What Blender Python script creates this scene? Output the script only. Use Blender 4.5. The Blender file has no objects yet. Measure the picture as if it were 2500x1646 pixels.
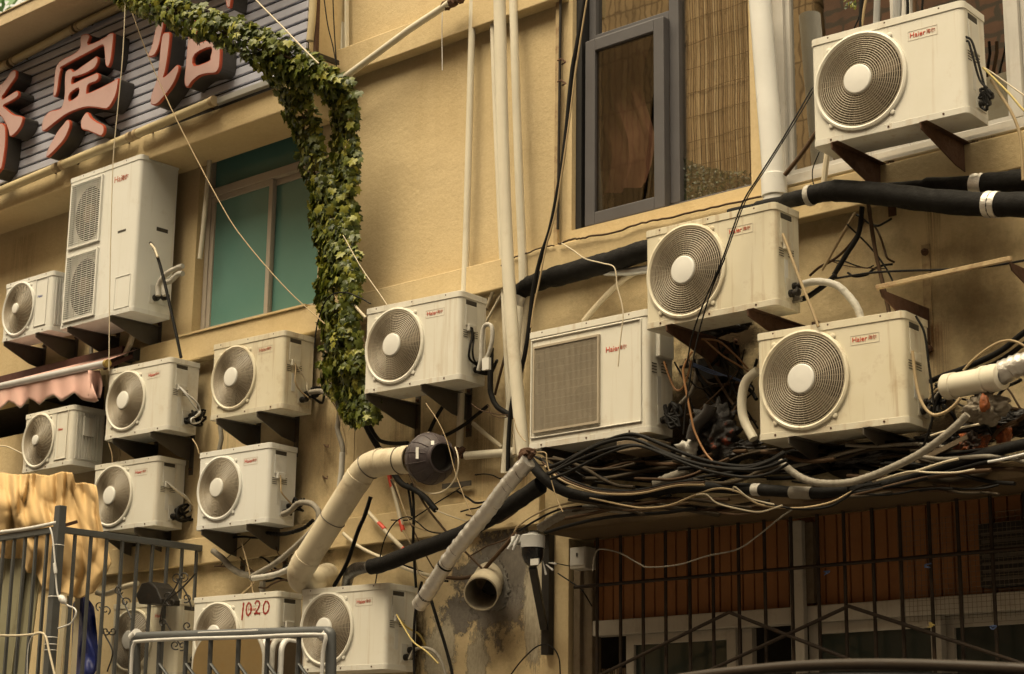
import bpy, bmesh, math, random
from mathutils import Vector, Matrix, noise as mnoise
from mathutils.geometry import tessellate_polygon
R = math.radians
rnd = random.Random(11)
SC = bpy.context.scene
EXPO = 1.1
COL = SC.collection
# ---------------------------------------------------------------- camera
FPX, TILT, YAW, ROLL = 4600.0, 13.97, 47.45, .76
EYE = Vector((0, -8, 1.6))
_a = R(180 - YAW)
_h = Vector((math.cos(_a), math.sin(_a), 0)); _up = Vector((0, 0, 1))
FW = _h * math.cos(R(TILT)) + _up * math.sin(R(TILT))
_r0 = _h.cross(_up); _u0 = _r0.cross(FW)
RT = math.cos(R(ROLL)) * _r0 + math.sin(R(ROLL)) * _u0
UPV = math.cos(R(ROLL)) * _u0 - math.sin(R(ROLL)) * _r0
def ray(x, y): return FW + RT * ((x - 1250) / FPX) + UPV * ((823 - y) / FPX)
def P(x, y, off=0.0):
    r = ray(x, y); return EYE + r * ((8 - off) / r.y)
def PZ(x, y, z):
    r = ray(x, y); return EYE + r * ((z - EYE.z) / r.z)
def pxof(p):
    d = Vector(p) - EYE; k = d.dot(FW)
    return 1250 + FPX * d.dot(RT) / k, 823 - FPX * d.dot(UPV) / k
cam = bpy.data.cameras.new('camera'); co = bpy.data.objects.new('camera', cam); COL.objects.link(co)
m = Matrix((RT, UPV, -FW)).transposed().to_4x4(); m.translation = EYE; co.matrix_world = m
cam.sensor_width = 36; cam.lens = 36 * FPX / 2500; cam.clip_end = 500; cam.clip_start = .05
cam.dof.use_dof = True; cam.dof.focus_distance = 10.8; cam.dof.aperture_fstop = 7.0
SC.camera = co
# ---------------------------------------------------------------- materials
class NT:
    def __init__(s, name):
        s.m = bpy.data.materials.new(name); s.m.use_nodes = True
        s.t = s.m.node_tree; s.n = s.t.nodes; s.n.clear()
        s.out = s.n.new('ShaderNodeOutputMaterial')
    def add(s, typ, **kw):
        nd = s.n.new(typ)
        for k, v in kw.items():
            if k in nd.inputs: nd.inputs[k].default_value = v
            else: setattr(nd, k, v)
        return nd
    def link(s, a, b): s.t.links.new(a, b)
    def noise(s, vec, scale, detail=5, rough=.6):
        nd = s.add('ShaderNodeTexNoise', Scale=scale, Detail=detail, Roughness=rough); s.link(vec, nd.inputs['Vector']); return nd.outputs[0]
    def ramp(s, v, a, b, lo=0.0, hi=1.0):
        nd = s.add('ShaderNodeMapRange'); nd.inputs[1].default_value = a; nd.inputs[2].default_value = b
        nd.inputs[3].default_value = lo; nd.inputs[4].default_value = hi; s.link(v, nd.inputs[0]); return nd.outputs[0]
    def mix(s, f, a, b):
        nd = s.add('ShaderNodeMix', data_type='RGBA')
        for i, v in ((0, f), (6, a), (7, b)):
            if isinstance(v, (tuple, list)): nd.inputs[i].default_value = (*v[:3], 1)
            elif isinstance(v, (int, float)): nd.inputs[i].default_value = v
            else: s.link(v, nd.inputs[i])
        return nd.outputs[2]
    def mapped(s, vec, sc):
        nd = s.add('ShaderNodeMapping'); nd.inputs['Scale'].default_value = sc; s.link(vec, nd.inputs['Vector']); return nd.outputs[0]
def coords(k):
    tc = k.add('ShaderNodeTexCoord'); oi = k.add('ShaderNodeObjectInfo')
    ad = k.add('ShaderNodeVectorMath', operation='MULTIPLY_ADD')
    cb = k.add('ShaderNodeCombineXYZ')
    for i in range(3): k.link(oi.outputs['Random'], cb.inputs[i])
    k.link(cb.outputs[0], ad.inputs[0]); ad.inputs[1].default_value = (37, 53, 71); k.link(tc.outputs['Object'], ad.inputs[2])
    return ad.outputs[0]
def mat(name, c, rough=.6, metal=0., dirt=None, da=.35, streak=0., scale=9., bump=.0, bscale=60., c2=None, c2a=.5, spec=.5):
    """base colour with soft tonal noise, dirt patches and vertical run-off streaks"""
    k = NT(name); v = coords(k)
    col = k.mix(k.ramp(k.noise(v, scale * .6, 4), .3, .7), c, c2 if c2 else tuple(x * .86 for x in c))
    if dirt:
        col = k.mix(k.ramp(k.noise(v, scale, 8, .7), .62 - .2 * da, .8, 0, min(1, da * 1.6)), col, dirt)
        if streak:
            st = k.noise(k.mapped(v, (26, 26, 1.3)), 1.0, 4, .6)
            col = k.mix(k.ramp(st, .56, .78, 0, streak), col, dirt)
    b = k.add('ShaderNodeBsdfPrincipled', Roughness=rough, Metallic=metal)
    b.inputs['Specular IOR Level'].default_value = spec
    k.link(col, b.inputs['Base Color'])
    k.link(k.ramp(k.noise(v, scale * 2, 5), .3, .7, rough * .85, min(1, rough * 1.2)), b.inputs['Roughness'])
    if bump:
        bp = k.add('ShaderNodeBump', Strength=bump, Distance=.01); k.link(k.noise(v, bscale, 6, .7), bp.inputs['Height']); k.link(bp.outputs[0], b.inputs['Normal'])
    k.link(b.outputs[0], k.out.inputs[0]); return k.m
M = {}
def wallmat(name, c, dark, light):
    k = NT(name); tc = k.add('ShaderNodeTexCoord'); v = tc.outputs['Object']
    col = k.mix(k.ramp(k.noise(v, .9, 5, .6), .3, .7), c, light)
    col = k.mix(k.ramp(k.noise(k.mapped(v, (5, 5, .55)), 1.0, 7, .65), .5, .8, 0, .3), col, dark)
    col = k.mix(k.ramp(k.noise(v, 5, 9, .75), .58, .8, 0, .5), col, dark)
    col = k.mix(k.ramp(k.noise(v, 45, 4, .7), .35, .7, 0, .22), col, dark)
    b = k.add('ShaderNodeBsdfPrincipled', Roughness=.82); b.inputs['Specular IOR Level'].default_value = .25
    k.link(col, b.inputs['Base Color'])
    bp = k.add('ShaderNodeBump', Strength=.35, Distance=.012); k.link(k.noise(v, 38, 8, .75), bp.inputs['Height'])
    bp2 = k.add('ShaderNodeBump', Strength=.5, Distance=.03); k.link(k.noise(v, 2.2, 4, .5), bp2.inputs['Height']); k.link(bp.outputs[0], bp2.inputs['Normal'])
    k.link(bp2.outputs[0], b.inputs['Normal']); k.link(b.outputs[0], k.out.inputs[0]); return k.m
M['wall'] = wallmat('wall_paint', (.64, .495, .275), (.40, .27, .12), (.69, .55, .33))
M['band'] = wallmat('band_paint', (.63, .485, .265), (.42, .29, .14), (.68, .54, .32))
M['lowwall'] = wallmat('shaded_ledge', (.085, .055, .025), (.04, .025, .011), (.11, .07, .032))  # near-black colour holds the shade on and under the shop ledge
M['soffit'] = wallmat('soffit_paint', (.58, .45, .28), (.42, .30, .16), (.62, .50, .33))
M['plaster'] = mat('grey_mortar', (.22, .2, .17), .9, dirt=(.12, .11, .1), da=.6, bump=.8, bscale=40)
M['pale_plaster'] = mat('pale_plaster', (.52, .45, .34), .9, dirt=(.35, .26, .15), da=.5, bump=.5)
for sfx, c, c2, dt, da, st in (('', (.80, .77, .68), (.75, .715, .61), (.42, .28, .13), .24, .42), ('B', (.76, .70, .55), (.70, .63, .46), (.34, .19, .065), .36, .68), ('C', (.80, .79, .74), (.76, .75, .69), (.42, .34, .22), .18, .3)):
    M['white' + sfx] = mat('appliance_white' + sfx, c, .42, dirt=dt, da=da + .06, streak=st, scale=5, bump=.03, c2=c2)
    M['white2' + sfx] = mat('appliance_side' + sfx, tuple(x * .93 for x in c), .48, dirt=dt, da=da + .12, streak=st + .1, scale=5, bump=.03)
M['guard'] = mat('grille_beige', (.46, .39, .29), .5, dirt=(.30, .22, .13), da=.35, scale=8)
M['hub'] = mat('hub_white', (.86, .84, .78), .4, dirt=(.55, .47, .36), da=.12)
M['cavity'] = mat('dark_cavity', (.028, .022, .016), .9)
M['deep'] = mat('dark_fan_recess', (.06, .045, .03), .8, dirt=(.03, .022, .015), da=.4)
M['coil'] = mat('dusty_coil', (.12, .085, .052), .8, dirt=(.05, .035, .02), da=.5, scale=20)
M['blade'] = mat('dusty_blade', (.21, .155, .10), .65, dirt=(.11, .08, .05), da=.4)
M['slot'] = mat('slot_dark', (.06, .05, .035), .8)
M['sticker'] = mat('paper_label', (.74, .72, .66), .5, dirt=(.6, .55, .48), da=.3)
M['plate'] = mat('badge_plate', (.66, .58, .48), .4)
M['red'] = mat('logo_red', (.62, .06, .025), .5)
M['pink'] = mat('faded_logo_red', (.60, .20, .13), .5)
M['blue'] = mat('logo_blue', (.05, .08, .35), .5)
M['redpaint'] = mat('hand_paint_red', (.36, .035, .02), .5, c2=(.26, .02, .015))
M['rust'] = mat('rust', (.095, .043, .02), .85, dirt=(.035, .018, .011), da=.6, scale=14, bump=.4)
M['rustpale'] = mat('rusty_paint', (.50, .37, .2), .75, dirt=(.15, .055, .02), da=.8, scale=16, bump=.3)
M['steel'] = mat('bracket_steel', (.11, .095, .075), .6, .3, dirt=(.12, .055, .025), da=.35, scale=10, bump=.1)
M['blacksteel'] = mat('black_steel', (.02, .017, .014), .5, .2, dirt=(.07, .035, .018), da=.25, scale=14)
M['greysteel'] = mat('grey_paint_steel', (.115, .12, .12), .5, .3, dirt=(.07, .06, .05), da=.35, scale=12, bump=.05)
M['pvc'] = mat('pvc_cream', (.76, .70, .56), .38, dirt=(.40, .28, .14), da=.25, streak=.2, scale=6)
M['pvcwhite'] = mat('pvc_white', (.82, .81, .77), .3, dirt=(.5, .43, .32), da=.15, scale=4)
M['pvcold'] = mat('pvc_weathered', (.64, .555, .40), .5, dirt=(.28, .18, .085), da=.5, scale=7)
M['black'] = mat('black_foam', (.008, .007, .006), .7, dirt=(.42, .34, .24), da=.05, scale=12, bump=.5, bscale=45, spec=.18)
M['cable'] = mat('black_cable', (.007, .006, .005), .6, spec=.18)
M['tan'] = mat('tan_wire', (.42, .31, .17), .6)
M['cream'] = mat('cream_wire', (.66, .57, .41), .5)
M['whitewire'] = mat('white_wire', (.74, .72, .68), .4)
M['copper'] = mat('copper_wire', (.27, .125, .04), .5)
M['bluewire'] = mat('blue_wire', (.08, .13, .28), .5)
M['yellow'] = mat('yellow_wire', (.62, .48, .16), .5)
M['brownwire'] = mat('brown_wire', (.085, .05, .027), .7, spec=.2)
M['tape'] = mat('wrap_tape', (.50, .47, .41), .6, dirt=(.12, .1, .07), da=.5, scale=14, bump=.6, bscale=30)
M['greytape'] = mat('grey_wrap', (.27, .24, .19), .7, dirt=(.08, .06, .04), da=.5, scale=14, bump=.6, bscale=30)
M['foil'] = mat('aluminium_foil', (.66, .63, .58), .36, .75, dirt=(.25, .2, .15), da=.3, scale=14, bump=.9, bscale=22)
M['alu'] = mat('window_aluminium', (.52, .455, .375), .45, .05, dirt=(.22, .17, .12), da=.3, scale=6)
M['teal'] = mat('teal_film_glass', (.125, .275, .24), .2, c2=(.145, .305, .265), scale=3, dirt=(.10, .20, .165), da=.2)
M['greyframe'] = mat('grey_window_frame', (.105, .10, .105), .45, c2=(.09, .085, .09))
M['gasket'] = mat('black_gasket', (.012, .011, .011), .6)
M['whiteframe'] = mat('white_window_frame', (.58, .55, .50), .45, dirt=(.36, .28, .19), da=.25, streak=.3)
M['slatbrown'] = mat('brown_shutter', (.33, .135, .042), .6, dirt=(.16, .06, .02), da=.4, streak=.3, scale=5)
M['wood'] = mat('weathered_wood', (.17, .125, .075), .85, dirt=(.08, .055, .03), da=.5, streak=.5, bump=.5)
M['shopwhite'] = mat('aged_white_paint', (.50, .45, .37), .6, dirt=(.2, .14, .08), da=.4, streak=.4, scale=7)
M['signpanel'] = mat('sign_ribbed_metal', (.56, .57, .68), .5, .1, dirt=(.38, .36, .36), da=.3, scale=5)
M['signgap'] = mat('sign_groove', (.05, .042, .036), .7)
M['letterface'] = mat('letter_face', (.57, .37, .345), .5, dirt=(.44, .25, .22), da=.35, scale=6)
M['letteredge'] = mat('letter_red_edge', (.50, .085, .035), .5)
M['letterside'] = mat('letter_return', (.065, .06, .055), .6, c2=(.05, .045, .04))
M['tube'] = mat('old_lamp_tube', (.58, .475, .275), .45, dirt=(.33, .22, .1), da=.4, scale=8)
M['galv'] = mat('galvanised', (.50, .51, .51), .4, .6, dirt=(.3, .26, .2), da=.35, scale=8)
M['pinkcloth'] = mat('pink_awning', (.70, .46, .40), .85, c2=(.66, .38, .32), scale=4, dirt=(.56, .44, .36), da=.3)
M['darkred'] = mat('dark_red_steel', (.07, .022, .014), .6, dirt=(.03, .015, .01), da=.4)
M['brass'] = mat('brass_cap', (.45, .32, .09), .5, .3)
M['tarp'] = mat('yellow_tarpaulin', (.62, .425, .20), .85, c2=(.58, .385, .17), scale=3, dirt=(.45, .28, .11), da=.1, bump=.25, bscale=10)
M['bluetarp'] = mat('blue_tarpaulin', (.012, .028, .20), .5, c2=(.008, .015, .11), bump=.6, bscale=8)
M['greenboard'] = mat('green_plastic_sheet', (.36, .33, .21), .5, c2=(.42, .39, .26), dirt=(.12, .09, .045), da=.45, streak=.6, scale=4)
M['lath'] = mat('pale_lath', (.36, .30, .19), .7, dirt=(.2, .15, .08), da=.3)
M['ochre'] = mat('ochre_board', (.23, .15, .055), .7, dirt=(.24, .14, .04), da=.3)
M['boarddark'] = mat('dark_board', (.09, .06, .03), .7)
M['boardred'] = mat('brown_board', (.26, .10, .03), .7)
M['fanshell'] = mat('fan_shell', (.055, .04, .042), .55, dirt=(.15, .115, .085), da=.5, scale=12, bump=.25)
M['camwhite'] = mat('camera_white', (.82, .81, .78), .3)
M['camblack'] = mat('camera_black', (.014, .014, .015), .25)
M['orange'] = mat('orange_plastic', (.34, .10, .015), .6, c2=(.2, .04, .008), dirt=(.03, .014, .008), da=.7, scale=16, bump=.8, bscale=18)
M['burnt'] = mat('black_plastic_bundle', (.018, .014, .012), .35, dirt=(.09, .07, .05), da=.25, scale=16, bump=1., bscale=16)
M['sack'] = mat('grey_cloth', (.25, .21, .155), .9, dirt=(.12, .09, .06), da=.5, bump=.9, bscale=26)
M['stem'] = mat('vine_stem', (.10, .065, .035), .9)
M['bark'] = mat('bark', (.09, .065, .04), .9, bump=.6)
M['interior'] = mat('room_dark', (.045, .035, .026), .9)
M['curtain'] = mat('pink_laundry', (.50, .34, .31), .9, c2=(.30, .20, .18), scale=3)
M['ground'] = mat('street_concrete', (.21, .19, .17), .9, dirt=(.13, .115, .1), da=.5, scale=.6, bump=.3)
M['roofdark'] = mat('stall_roof_brown', (.045, .03, .018), .5, dirt=(.05, .04, .03), da=.4)
M['roofgrey'] = mat('stall_roof_grey', (.045, .045, .045), .35, .3)
M['mesh'] = mat('galvanised_mesh', (.16, .13, .09), .6, .3)
M['roller'] = mat('aluminium_roller', (.66, .66, .66), .35, .4, dirt=(.5, .46, .42), da=.2)
def leafmat(name, a, b, c):
    k = NT(name); gi = k.add('ShaderNodeNewGeometry'); v = gi.outputs['Random Per Island']
    rp = k.add('ShaderNodeValToRGB'); e = rp.color_ramp.elements
    e[0].color = (*a, 1); e[1].color = (*c, 1); x = e.new(.62); x.color = (*b, 1); k.link(v, rp.inputs[0])
    d = k.add('ShaderNodeBsdfPrincipled', Roughness=.45); k.link(rp.outputs[0], d.inputs['Base Color'])
    t = k.add('ShaderNodeBsdfTranslucent'); k.link(rp.outputs[0], t.inputs[0])
    mx = k.add('ShaderNodeMixShader'); mx.inputs[0].default_value = .22
    k.link(d.outputs[0], mx.inputs[1]); k.link(t.outputs[0], mx.inputs[2]); k.link(mx.outputs[0], k.out.inputs[0]); return k.m
M['ivy'] = leafmat('ivy_leaf', (.024, .042, .006), (.125, .15, .016), (.35, .34, .05))
M['treeleaf'] = leafmat('tree_leaf', (.05, .13, .03), (.09, .2, .05), (.16, .28, .09))
def junkmat(name, a, b, c, thr):
    k = NT(name); v = coords(k); n = k.ramp(k.noise(v, 11, 5, .6), thr, thr + .07, 0, 1); col = k.mix(n, a, k.mix(k.ramp(k.noise(v, 30, 4), .35, .65), b, c))
    d = k.add('ShaderNodeBsdfPrincipled', Roughness=.45); k.link(col, d.inputs['Base Color']); bp = k.add('ShaderNodeBump', Strength=1, Distance=.02); k.link(k.noise(v, 22, 7, .7), bp.inputs['Height']); k.link(bp.outputs[0], d.inputs['Normal']); k.link(d.outputs[0], k.out.inputs[0]); return k.m
M['junk'] = junkmat('black_orange_plastic', (.012, .009, .007), (.40, .07, .012), (.16, .022, .006), .60); M['junkbag'] = junkmat('orange_brown_plastic', (.03, .016, .008), (.42, .11, .018), (.22, .05, .01), .46)
def glassmat(name, refl, tint):
    k = NT(name)
    g = k.add('ShaderNodeBsdfGlossy', Roughness=.012); g.inputs[0].default_value = (.95, .93, .88, 1)
    tc = k.add('ShaderNodeTexCoord'); bp = k.add('ShaderNodeBump', Strength=.012, Distance=.02)
    k.link(k.noise(tc.outputs['Object'], 5, 2), bp.inputs['Height']); k.link(bp.outputs[0], g.inputs['Normal'])
    t = k.add('ShaderNodeBsdfTransparent'); t.inputs[0].default_value = (*tint, 1)
    mx = k.add('ShaderNodeMixShader'); mx.inputs[0].default_value = refl
    k.link(t.outputs[0], mx.inputs[1]); k.link(g.outputs[0], mx.inputs[2]); k.link(mx.outputs[0], k.out.inputs[0]); return k.m
M['glassR'] = glassmat('coated_glass', .18, (.96, .95, .92))
M['reflection_reed'] = leafmat('reflection_reed', (.27, .18, .105), (.44, .31, .18), (.74, .60, .42))  # tan strips standing in for the reflection in the grey window
M['reflectleaf'] = leafmat('reflection_leaf', (.008, .018, .004), (.018, .036, .007), (.05, .075, .015))
M['glassB'] = glassmat('tinted_glass', .50, (.4, .37, .33))
M['glassS'] = glassmat('clear_dirty_glass', .10, (.72, .66, .6))
M['glassT'] = mat('shop_glass', (.035, .048, .04), .15, c2=(.028, .036, .03), scale=2)
def brickmat(name, a, b, mortar, bw, bh, off, bias):
    k = NT(name); tc = k.add('ShaderNodeTexCoord')
    sp = k.add('ShaderNodeSeparateXYZ'); k.link(tc.outputs['Object'], sp.inputs[0]); cb = k.add('ShaderNodeCombineXYZ')
    k.link(sp.outputs[0], cb.inputs[0]); k.link(sp.outputs[2], cb.inputs[1])
    br = k.add('ShaderNodeTexBrick', offset=off); k.link(cb.outputs[0], br.inputs['Vector'])
    for n, v in (('Color1', a), ('Color2', b), ('Mortar', mortar)): br.inputs[n].default_value = (*v, 1)
    for n, v in (('Scale', 1), ('Mortar Size', bias), ('Brick Width', bw), ('Row Height', bh)): br.inputs[n].default_value = v
    col = k.mix(k.ramp(k.noise(tc.outputs['Object'], 1.3, 8, .7), .4, .72, 0, .7), br.outputs[0], tuple(x * .45 for x in a))
    d = k.add('ShaderNodeBsdfPrincipled', Roughness=.8); k.link(col, d.inputs['Base Color']); k.link(d.outputs[0], k.out.inputs[0]); return k.m
M['tantile'] = brickmat('tan_facing_tile', (.75, .54, .30), (.55, .38, .2), (.3, .2, .11), .11, .8, .0, .014)
M['redbrick'] = brickmat('red_brick', (.38, .22, .15), (.30, .19, .14), (.18, .155, .125), .55, .19, .5, .03)
# ---------------------------------------------------------------- mesh helpers
class MB:
    def __init__(s): s.v = []; s.f = []; s.mi = []
    def add(s, vs, fs, mi=0):
        o = len(s.v); s.v += [tuple(v) for v in vs]; s.f += [tuple(i + o for i in f) for f in fs]; s.mi += [mi] * len(fs); return s
    def box(s, a, b, mi=0):
        x0, y0, z0 = (min(p, q) for p, q in zip(a, b)); x1, y1, z1 = (max(p, q) for p, q in zip(a, b))
        return s.add([(x0, y0, z0), (x1, y0, z0), (x1, y1, z0), (x0, y1, z0), (x0, y0, z1), (x1, y0, z1), (x1, y1, z1), (x0, y1, z1)],
                     [(0, 3, 2, 1), (4, 5, 6, 7), (0, 1, 5, 4), (1, 2, 6, 5), (2, 3, 7, 6), (3, 0, 4, 7)], mi)
    def bar(s, a, b, w, h=None, mi=0, up=(0, 0, 1)):
        """square bar between two points"""
        a, b = Vector(a), Vector(b); h = h or w; d = (b - a).normalized(); u = Vector(up)
        if abs(d.dot(u)) > .98: u = Vector((0, 1, 0))
        sx = d.cross(u).normalized() * w / 2; sy = sx.cross(d).normalized() * h / 2
        c = [(-1, -1), (1, -1), (1, 1), (-1, 1)]
        return s.add([p + sx * i + sy * j for p in (a, b) for i, j in c],
                     [(3, 2, 1, 0), (4, 5, 6, 7), (0, 1, 5, 4), (1, 2, 6, 5), (2, 3, 7, 6), (3, 0, 4, 7)], mi)
    def tube(s, pts, r, n=8, caps=True, mi=0):
        pts = [Vector(p) for p in pts]; k = len(pts); rs = r if isinstance(r, (list, tuple)) else [r] * k
        t = [(pts[min(i + 1, k - 1)] - pts[max(i - 1, 0)]).normalized() for i in range(k)]
        u = t[0].orthogonal().normalized(); vs = []
        for i in range(k):
            u = (u - t[i] * u.dot(t[i])); u = u.normalized() if u.length > 1e-6 else t[i].orthogonal().normalized()
            w = t[i].cross(u)
            vs += [pts[i] + (u * math.cos(2 * math.pi * j / n) + w * math.sin(2 * math.pi * j / n)) * rs[i] for j in range(n)]
        fs = [(i * n + j, i * n + (j + 1) % n, (i + 1) * n + (j + 1) % n, (i + 1) * n + j) for i in range(k - 1) for j in range(n)]
        if caps: fs += [tuple(range(n))[::-1], tuple((k - 1) * n + j for j in range(n))]
        return s.add(vs, fs, mi)
    def ring(s, c, ax, rad, r, n=40, m=5, mi=0, sx=None):
        """torus round an axis"""
        c = Vector(c); ax = Vector(ax).normalized(); u = ax.orthogonal().normalized() if sx is None else Vector(sx); w = ax.cross(u); vs = []
        for i in range(n):
            a = 2 * math.pi * i / n; d = u * math.cos(a) + w * math.sin(a)
            vs += [c + d * (rad + r * math.cos(2 * math.pi * j / m)) + ax * r * math.sin(2 * math.pi * j / m) for j in range(m)]
        return s.add(vs, [(i * m + j, i * m + (j + 1) % m, ((i + 1) % n) * m + (j + 1) % m, ((i + 1) % n) * m + j) for i in range(n) for j in range(m)], mi)
    def lathe(s, c, ax, prof, n=32, mi=0):
        """prof: list of (distance along axis, radius)"""
        c = Vector(c); ax = Vector(ax).normalized(); u = ax.orthogonal().normalized(); w = ax.cross(u); vs = []
        for h, r in prof:
            vs += [c + ax * h + (u * math.cos(2 * math.pi * j / n) + w * math.sin(2 * math.pi * j / n)) * max(r, 1e-5) for j in range(n)]
        return s.add(vs, [(i * n + j, i * n + (j + 1) % n, (i + 1) * n + (j + 1) % n, (i + 1) * n + j) for i in range(len(prof) - 1) for j in range(n)], mi)
    def prism(s, loops, ext, mi=0, miside=None):
        """planar outline(s) as 3-D points, extruded by a vector"""
        ext = Vector(ext); tri = tessellate_polygon([[Vector(p) for p in l] for l in loops]); fl = [Vector(p) for l in loops for p in l]; N = len(fl)
        s.add(fl + [p + ext for p in fl], [tuple(t) for t in tri] + [tuple(i + N for i in reversed(t)) for t in tri], mi)
        o = 0
        for l in loops:
            k = len(l); s.add([fl[o + i] for i in range(k)] + [fl[o + i] + ext for i in range(k)],
                              [(i, (i + 1) % k, k + (i + 1) % k, k + i) for i in range(k)], mi if miside is None else miside); o += k
        return s
    def recthole(s, x0, x1, z0, z1, cx, cz, r, y, n=48, mi=0):
        ang = [2 * math.pi * i / n for i in range(n)] + [math.atan2(z - cz, x - cx) % (2 * math.pi) for x in (x0, x1) for z in (z0, z1)]
        ang = sorted(set(ang)); vs = []
        for a in ang:
            c, q = math.cos(a), math.sin(a)
            t = min([((x1 if c > 0 else x0) - cx) / c if abs(c) > 1e-9 else 1e9, ((z1 if q > 0 else z0) - cz) / q if abs(q) > 1e-9 else 1e9])
            vs += [(cx + r * c, y, cz + r * q), (cx + t * c, y, cz + t * q)]
        k = len(ang)
        return s.add(vs, [(2 * i, 2 * i + 1, 2 * ((i + 1) % k) + 1, 2 * ((i + 1) % k)) for i in range(k)], mi)
    def build(s, name, mats, parent=None, smooth=35, bevel=0., fix=True):
        me = bpy.data.meshes.new(name); me.from_pydata(s.v, [], s.f)
        for q in (mats if isinstance(mats, (list, tuple)) else [mats]): me.materials.append(M[q])
        me.polygons.foreach_set('material_index', s.mi)
        if fix:
            bm = bmesh.new(); bm.from_mesh(me); bmesh.ops.remove_doubles(bm, verts=bm.verts, dist=1e-5)
            bmesh.ops.recalc_face_normals(bm, faces=bm.faces); bm.to_mesh(me); bm.free()
        if smooth:
            me.polygons.foreach_set('use_smooth', [True] * len(me.polygons)); me.set_sharp_from_angle(angle=R(smooth))
        o = bpy.data.objects.new(name, me); COL.objects.link(o)
        if bevel:
            b = o.modifiers.new('bevel', 'BEVEL'); b.width = bevel; b.segments = 2; b.limit_method = 'ANGLE'; b.angle_limit = R(40)
        if parent: o.parent = parent
        return o
def tag(o, label, cat, group=None, kind=None):
    if label: o['label'] = label
    if cat: o['category'] = cat
    if group: o['group'] = group
    if kind: o['kind'] = kind
    return o
def thing(name, label, cat, loc=(0, 0, 0), rz=0, group=None):
    o = bpy.data.objects.new(name, None); COL.objects.link(o); o.empty_display_size = .1
    o.location = loc; o.rotation_euler = (0, 0, rz); return tag(o, label, cat, group)
def spline(pts, sub=6):
    p = [Vector(q) for q in pts]
    if len(p) < 3: return p
    p = [p[0] * 2 - p[1]] + p + [p[-1] * 2 - p[-2]]; out = []
    for i in range(1, len(p) - 2):
        a, b, c, d = p[i - 1:i + 3]
        for j in range(sub):
            t = j / sub
            out.append(.5 * ((2 * b) + (c - a) * t + (2 * a - 5 * b + 4 * c - d) * t * t + (3 * b - a - 3 * c + d) * t ** 3))
    return out + [p[-2]]
def px3(pts, off=None): return [P(q[0], q[1], q[2] if len(q) > 2 else off) for q in pts]
def cable(name, label, cat, pts, off, r, m, n=6, sub=7, group=None, jit=0.):
    pp = spline(px3(pts, off), sub)
    if jit: pp = [p + Vector((rnd.uniform(-jit, jit), rnd.uniform(-jit, jit), rnd.uniform(-jit, jit))) for p in pp]
    rr = [r * rnd.uniform(.96, 1.04) for _ in pp] if r > .009 else r
    return tag(MB().tube(pp, rr, n).build(name, m, smooth=80), label, cat, group)
def ribbed(mb, pts, r, pitch, amp, n=12, lump=0.):
    """tube whose radius ripples along its length (spiral wrapped tape, ribbed hose)"""
    pp = spline(pts, 30); out = [pp[0]]; L = [0]
    for p in pp[1:]:
        L.append(L[-1] + (p - out[-1]).length); out.append(p)
    total = L[-1]; k = max(8, int(total / pitch * 5)); res = []; rs = []; j = 0
    for i in range(k + 1):
        d = total * i / k
        while j < len(L) - 2 and L[j + 1] < d: j += 1
        t = (d - L[j]) / max(1e-9, L[j + 1] - L[j]); res.append(out[j].lerp(out[j + 1], t))
        ph = (d / pitch) % 1; rs.append(r + amp * (1 - ph * 2 if ph < .3 else -.2 + ph) + (rnd.uniform(-lump, lump) if lump else 0))
    return mb.tube(res, rs, n)
# ================================================================ SETTING
tag(MB().add([(-150, -150, 0), (150, -150, 0), (150, 60, 0), (-150, 60, 0)], [(0, 1, 2, 3)]).build('street', 'ground', smooth=0, fix=False), 'grey concrete street in front of the guesthouse', 'street', kind='structure')
WX0, WX1, WZ1 = -22.0, 3.0, 9.2
b1 = (P(466, 825).x, P(772, 745).x, 4.775, 6.22)
W2 = (P(1395, 575).x, -5.60, 4.87, 6.75); W3 = (-5.50, -2.6, 4.83, 6.75); SH = (P(1388, 1434).x, 1.0, 0.0, 3.06); AW = (-15.5, P(256, 940).x, P(20, 1066).z, P(256, 915).z)
bld = thing('guesthouse', 'yellow rendered guesthouse facade crowded with outdoor air conditioners, pipes and cables', 'building')
def wall_with_holes(mb, x0, x1, z0, z1, holes, y, depth):
    xs = sorted({x0, x1, *[h[0] for h in holes], *[h[1] for h in holes]}); zs = sorted({z0, z1, *[h[2] for h in holes], *[h[3] for h in holes]})
    for i in range(len(xs) - 1):
        for j in range(len(zs) - 1):
            cx, cz = (xs[i] + xs[i + 1]) / 2, (zs[j] + zs[j + 1]) / 2
            if any(h[0] < cx < h[1] and h[2] < cz < h[3] for h in holes): continue
            mb.add([(xs[i], y, zs[j]), (xs[i + 1], y, zs[j]), (xs[i + 1], y, zs[j + 1]), (xs[i], y, zs[j + 1])], [(0, 1, 2, 3)])
    for h in holes:
        a, b, c, d = h; e = y + depth
        mb.add([(a, y, c), (b, y, c), (b, y, d), (a, y, d), (a, e, c), (b, e, c), (b, e, d), (a, e, d)], [(0, 1, 5, 4), (1, 2, 6, 5), (2, 3, 7, 6), (3, 0, 4, 7)])
mb = MB(); wall_with_holes(mb, WX0, WX1, 0, WZ1, [b1, W2, W3, SH, AW, (WX0, -12.6, 7.46, WZ1)], 0, .24)
mb.add([(-12.6, 0, WZ1), (WX1, 0, WZ1), (WX1, 6, WZ1), (-12.6, 6, WZ1), (-12.6, 6, 0), (WX1, 6, 0), (-12.6, 0.25, 0), (WX1, 0, 0)], [(0, 1, 2, 3), (2, 3, 4, 5), (0, 3, 4, 6), (1, 2, 5, 7)])
mb.build('wall', 'wall', bld, smooth=0, fix=False)
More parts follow.
